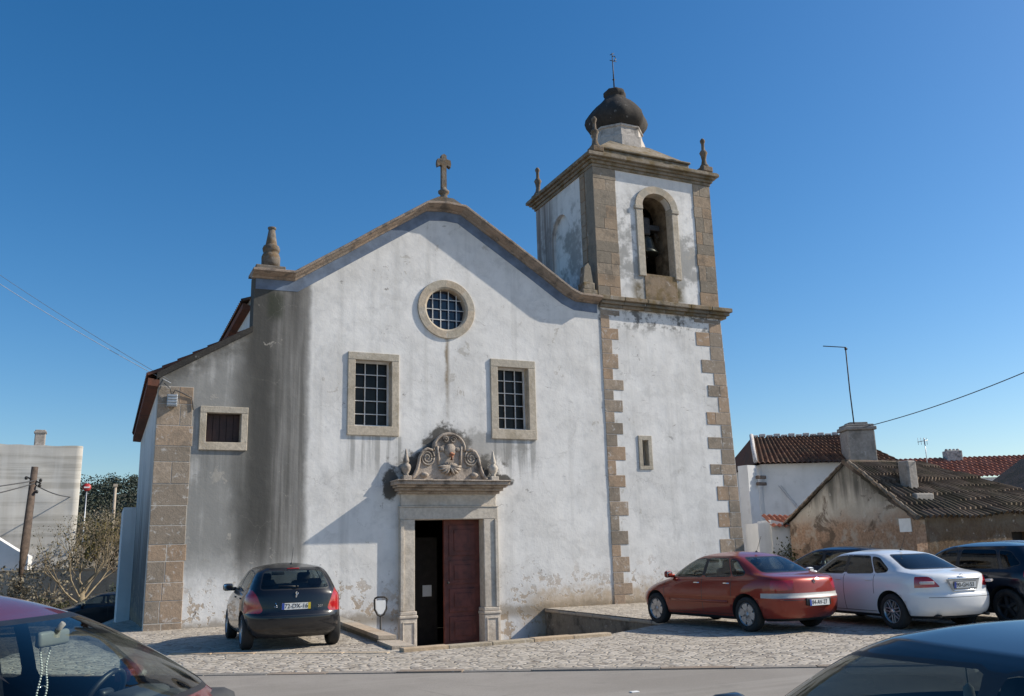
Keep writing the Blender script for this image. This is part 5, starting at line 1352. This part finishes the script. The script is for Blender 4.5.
b.build('boom', M['galv'], an)
cable('overhead_cable', ((29.6, 28.6, 6.35), (27.6, 19.0, 6.95)), .15, .018, 'cable', 'thin overhead cable rising right from the big chimney')
cable('overhead_cable', ((1.25, D-.1, 5.78), (-5.3, 26.35, 10.45)), .16, .008, 'cable_light', 'pale overhead cable from the left corner of the church, the lower of two')
cable('overhead_cable', ((1.2, D-.1, 5.86), (-5.3, 26.35, 10.75)), .14, .006, 'cable_mid', 'dark thin overhead cable from the left corner of the church, the upper of two')

# leaves and branches
def leaves(mb, pts_, size, t_of=None, flat=.0):
    for p in pts_:
        p = Vector(p); s_ = size*random.uniform(.6, 1.3)
        a = Vector((jit(1), jit(1), jit(1))).normalized(); b_ = a.cross(Vector((jit(1), jit(1), jit(1)))).normalized()
        i = mb.verts([p-a*s_, p+b_*s_*.55, p+a*s_, p-b_*s_*.55]); mb.face(i, 0, random.random() if t_of is None else t_of(p))
def branch(mb, p, d, L, r, depth, tips, spread=.6, upb=.15, n=5):
    pts_ = [Vector(p)]; d = d.normalized()
    for k in range(4):
        d = (d+Vector((jit(.22), jit(.22), jit(.15)+upb*.3))).normalized(); pts_.append(pts_[-1]+d*L/4)
    mb.tube(pts_, r, n, taper=r*.55, caps=False)
    if depth == 0: tips += pts_[2:]; return
    for k in range(random.choice((3, 3, 4))):
        q = pts_[random.choice((2, 3, 4))]; dd = (d+Vector((jit(1), jit(1), jit(.7)))*spread+Vector((0, 0, upb))).normalized()
        branch(mb, q, dd, L*random.uniform(.62, .82), r*.52, depth-1, tips, spread, upb, 4 if depth > 1 else 3)

# white house creeper by the lean-to
vp = thing('creeper', 'dark bare creeper growing between the lean-to and the ruined gable', 'plant', (22.4, 24.9, 0))
b = MB(); tips = []
for k in range(7): branch(b, (jit(.35), jit(.3), 0), Vector((jit(.5), jit(.5), 1)), .8, .02, 2, tips, .7)
b.build('stems', M['bark'], vp)
b = MB(); leaves(b, [q+Vector((jit(.15), jit(.15), jit(.15))) for q in tips for _ in range(4)], .05); b.build('foliage', M['leaf_vine'], vp, fix=False)

# ------------------------------------------------------------------ left background
nb = thing('netted_building', 'pale building wrapped in scaffold netting at the left edge', 'building', (-1.35, 54.6, -1.3), R(2))
b = MB(); NX, NZ = 56, 36
WX = [min(0, -14+17*i/NX) for i in range(NX+1)]; WY = [max(0, 17*i/NX-14) for i in range(NX+1)]
grid = [[b.verts([(WX[i], WY[i]+.012*math.sin(i*.9+j*.25)+.05*mnoise.noise(Vector((i*.25, j*.3, 2))), 9.15*j/NZ+.10*mnoise.noise(Vector((i*.3, 5, 0)))*(j == NZ))])[0] for i in range(NX+1)] for j in range(NZ+1)]
for j in range(NZ):
    for i in range(NX): b.face((grid[j][i], grid[j][i+1], grid[j+1][i+1], grid[j+1][i]), 0, .5, True)
b.build('netting', M['net'], nb, fix=False)
b = MB(); b.box(-14, -.25, .25, 3.0, 0, 9.0); b.build('wall', M['white'], nb)
b = MB(); b.box(-2.5, -1.95, 1.5, 2.0, 9.0, 10.2, 0, .4, .05); b.box(-2.55, -1.9, 1.45, 2.05, 10.0, 10.1, 0, .4, .02); b.build('chimney', M['chimney'], nb)

pole = thing('utility_pole', 'leaning dark timber utility pole with cables at the left', 'pole', (-3.35, 48.6, -1.3))
b = MB(); b.tube([(-.22, .3, 0), (0, 0, 3.5), (.12, -.2, 7.4)], .24, 12, taper=.15); b.build('shaft', M['wood'], pole)
b = MB(); b.tube([(-.2, -.3, 6.9), (.45, -.2, 6.6)], .04, 6)
for (x, z) in ((.4, 6.5), (.42, 6.75), (-.2, 6.85), (.3, 6.2)): b.lathe([(.05, -.08), (.08, 0), (.04, .08)], (x, -.28, z), 8)
b.build('fittings', M['iron'], pole)
pt_ = Vector((-3.1, 48.4, 5.45))
for k, (q, sg, lab) in enumerate((((-12, 40, 4.0), .3, 'upper cable running left from the utility pole'), ((-12, 39.5, 3.3), .5, 'lower sagging cable running left from the utility pole'), ((-1.6, 55.5, 5.1), .15, 'short cable from the utility pole to the netted building'))):
    cable('pole_cable', (tuple(pt_-Vector((0, 0, .12*k))), q), sg, .03, 'cable', lab)

def low_wall(name, p, q, h, th, mat, label, z=-1.4):
    p = Vector(p); q = Vector(q); L = (q-p).length
    o = thing(name, label, 'wall', (p.x, p.y, 0), math.atan2((q-p).y, (q-p).x))
    b = MB(); b.box(0, L, 0, th, z-.5, h, 0, .5, .02); b.build('wall', M[mat], o)
    b = MB(); b.box(-.02, L+.02, -.05, th+.05, h+.002, h+.09, 0, .5, .02); b.build('coping', M['kerb'], o)
low_wall('boundary_wall', (-14, 56.5), (1.6, 49.2), 1.15, .3, 'coping', 'low beige boundary wall behind the bare tree, left of the church')
b = MB(); b.prism([(0, 0), (4.2, 0), (4.2, 1.6), (3.6, 1.9), (2.6, 2.5), (1.4, 3.2), (.5, 3.1), (0, 3.4)], 0, .4)
o = b.build('white_wall', M['white']); o.location = (-7.2, 53.6, .3); o.rotation_euler = (0, 0, R(-24.4)); tag(o, 'broken bright white wall in front of the netted building', 'wall')
b = MB(); b.prism([(0, 0), (4.0, 0), (4.0, .9), (3.1, 1.5), (2.2, 1.0), (1.2, 1.45), (0, .9)], 0, .4)
o = b.build('white_wall', M['white']); o.location = (-1.1, 50.6, -.95); o.rotation_euler = (0, 0, R(-24.4)); tag(o, 'bright white wall glimpsed through the bare tree by the church', 'wall')

tr = thing('bare_tree', 'sparse winter tree with bare twigs and olive leaves, left of the church', 'tree', (-.72, 46.3, -1.3))
b = MB(); tips = []
b.tube([(0, 0, 0), (.05, 0, .8), (-.02, .05, 1.7)], .20, 10, taper=.13)
for k in range(9): branch(b, (jit(.1), jit(.1), 1.0+.1*k), Vector((jit(1.0), jit(1.0), 1.0)), 1.7, .05, 3, tips, .7, .25)
b.build('trunk', M['twig'], tr)
b = MB(); random.shuffle(tips)
leaves(b, [q+Vector((jit(.2), jit(.2), jit(.2))) for q in tips[:1300]], .05); b.build('crown', M['leaf_olive'], tr, fix=False)
tr2 = thing('olive_tree', 'bushy olive green tree between the bare tree and the church corner', 'tree', (1.0, 50.5, -1.3))
b = MB(); tips = []
b.tube([(0, 0, 0), (.05, 0, .8), (-.02, .05, 1.9)], .18, 8, taper=.12)
for k in range(8): branch(b, (jit(.1), jit(.1), 1.2+.12*k), Vector((jit(1.0), jit(1.0), .8)), 1.7, .06, 2, tips, .7, .2)
b.build('trunk', M['bark'], tr2)
b = MB(); leaves(b, [q+Vector((jit(.4), jit(.4), jit(.4))) for q in tips for _ in range(5)], .12); b.build('crown', M['leaf_olive'], tr2, fix=False)
def shrub(loc, r, h, n, mat, label, size=.1):
    o = thing('shrub', label, 'shrub', loc, 0, 'shrubs on the left'); b = MB(); tips = []
    for k in range(6): branch(b, (jit(.2*r), jit(.2*r), 0), Vector((jit(1), jit(1), .9)), h*.5, .025, 1, tips, .8)
    b.build('stems', M['twig'], o); b = MB()
    P = []
    cl = [(Vector((jit(r), jit(r), random.uniform(.15, .85)*h)), random.uniform(.25, .5)*r) for _ in range(14)]
    for _ in range(n):
        c, q = random.choice(cl); d = Vector((random.gauss(0, 1), random.gauss(0, 1), random.gauss(0, .8))); P.append(c+d.normalized()*q*random.random()**.4)
    leaves(b, P, size); b.build('foliage', M[mat], o, fix=False)
shrub((-2.6, 49.2, -.95), 1.5, 2.6, 1500, 'leaf_scrub', 'pale dry scrub between the utility pole and the bare tree', .09)
shrub((.2, 53.5, -.6), 2.5, 5.6, 6000, 'leaf_scrub', 'tall pale scrub on the bank behind the bare tree', .075)
shrub((-2.1, 47.6, -1.2), .9, 1.1, 900, 'leaf_vine', 'low green bush at the foot of the low wall near the utility pole', .07)
shrub((1.5, 48.6, -1.2), 1.0, 1.8, 900, 'leaf_dark', 'dark green bush below the olive tree beside the church corner', .09)
# dry bank in front of the hill
b = MB(); n = 20
rows = [b.verts([(-8+14*i/n, 60+k*5, -1.6+(0 if k == 0 else (3.2+1.2*mnoise.noise(Vector((i*.3, k, 0)))) * (k/3)*sstep(i/n, 0.0, .3))) for i in range(n+1)]) for k in range(5)]
for a, c in zip(rows, rows[1:]):
    for i in range(n): b.face((a[i], a[i+1], c[i+1], c[i]), 0, .5, True)
structure(b.build('bank', M['earth'], fix=False))
sg = thing('road_sign', 'small red and white round road sign on a post beyond the netted building', 'road sign', (-1.35, 73.5, 2.4))
b = MB(); b.tube([(0, 0, -3), (0, 0, 4.6)], .045, 6); b.build('post', M['galv'], sg)
b = MB(); b.lathe([(0, -.02), (.29, -.02), (.29, .02), (0, .02)], (0, -.07, 4.55), 20, axis='y'); b.build('disc', M['red_sign'], sg)
b = MB(); b.box(-.19, .19, -.11, -.092, 4.50, 4.60); b.build('bar', M['whitepanel'], sg)
sp_ = thing('concrete_post', 'slim pale concrete post beside the distant round road sign', 'post', (.6, 74, 2.2))
b = MB(); b.tube([(0, 0, -3), (0, 0, 4.9)], .16, 6, taper=.11); b.box(-.16, .16, -.16, .16, 4.85, 5.05); b.build('shaft', M['coping'], sp_)
# wooded hill
b = MB(); HX, HY = 40, 10
def hz(x, y):
    return 24*sstep(y, 120, 245)*(0.80+.25*mnoise.noise(Vector((x*.02, y*.01, 3))))*sstep(abs(x+5), 260, 40)-1.5
rows = [b.verts([(-260+520*i/HX, 110+200*k/HY, hz(-260+520*i/HX, 110+200*k/HY) if k > 0 else -2) for i in range(HX+1)]) for k in range(HY+1)]
for a, c in zip(rows, rows[1:]):
    for i in range(HX): b.face((a[i], a[i+1], c[i+1], c[i]), 0, .5, True)
structure(b.build('hill', M['hill'], fix=False))
b = MB(); P = []
for k in range(330):
    x = random.uniform(-60, 45); y = random.uniform(150, 252); z = hz(x, y); hh = random.uniform(2.5, 5.5); rr = random.uniform(1.8, 3.4)
    for j in range(190):
        d = Vector((random.gauss(0, 1), random.gauss(0, 1), random.gauss(0, 1))).normalized()*random.random()**.35
        P.append((x+d.x*rr, y+d.y*rr, z+hh*.5+d.z*hh*.55))
leaves(b, P, .30); wd = b.build('hillside_wood', M['leaf_dark'], fix=False)
wd['kind'] = 'stuff'; wd['label'] = 'dark green wood covering the far hill'; wd['category'] = 'wood'
# litter on the asphalt
b = MB(); b.box(-.05, .05, -.03, .03, 0, .012, 0, .5, .004); lo = b.build('paper_scrap', M['whitepanel']); lo.location = (5.55, 9.0, .006); tag(lo, 'scrap of white paper lying on the asphalt near the kerb', 'litter')
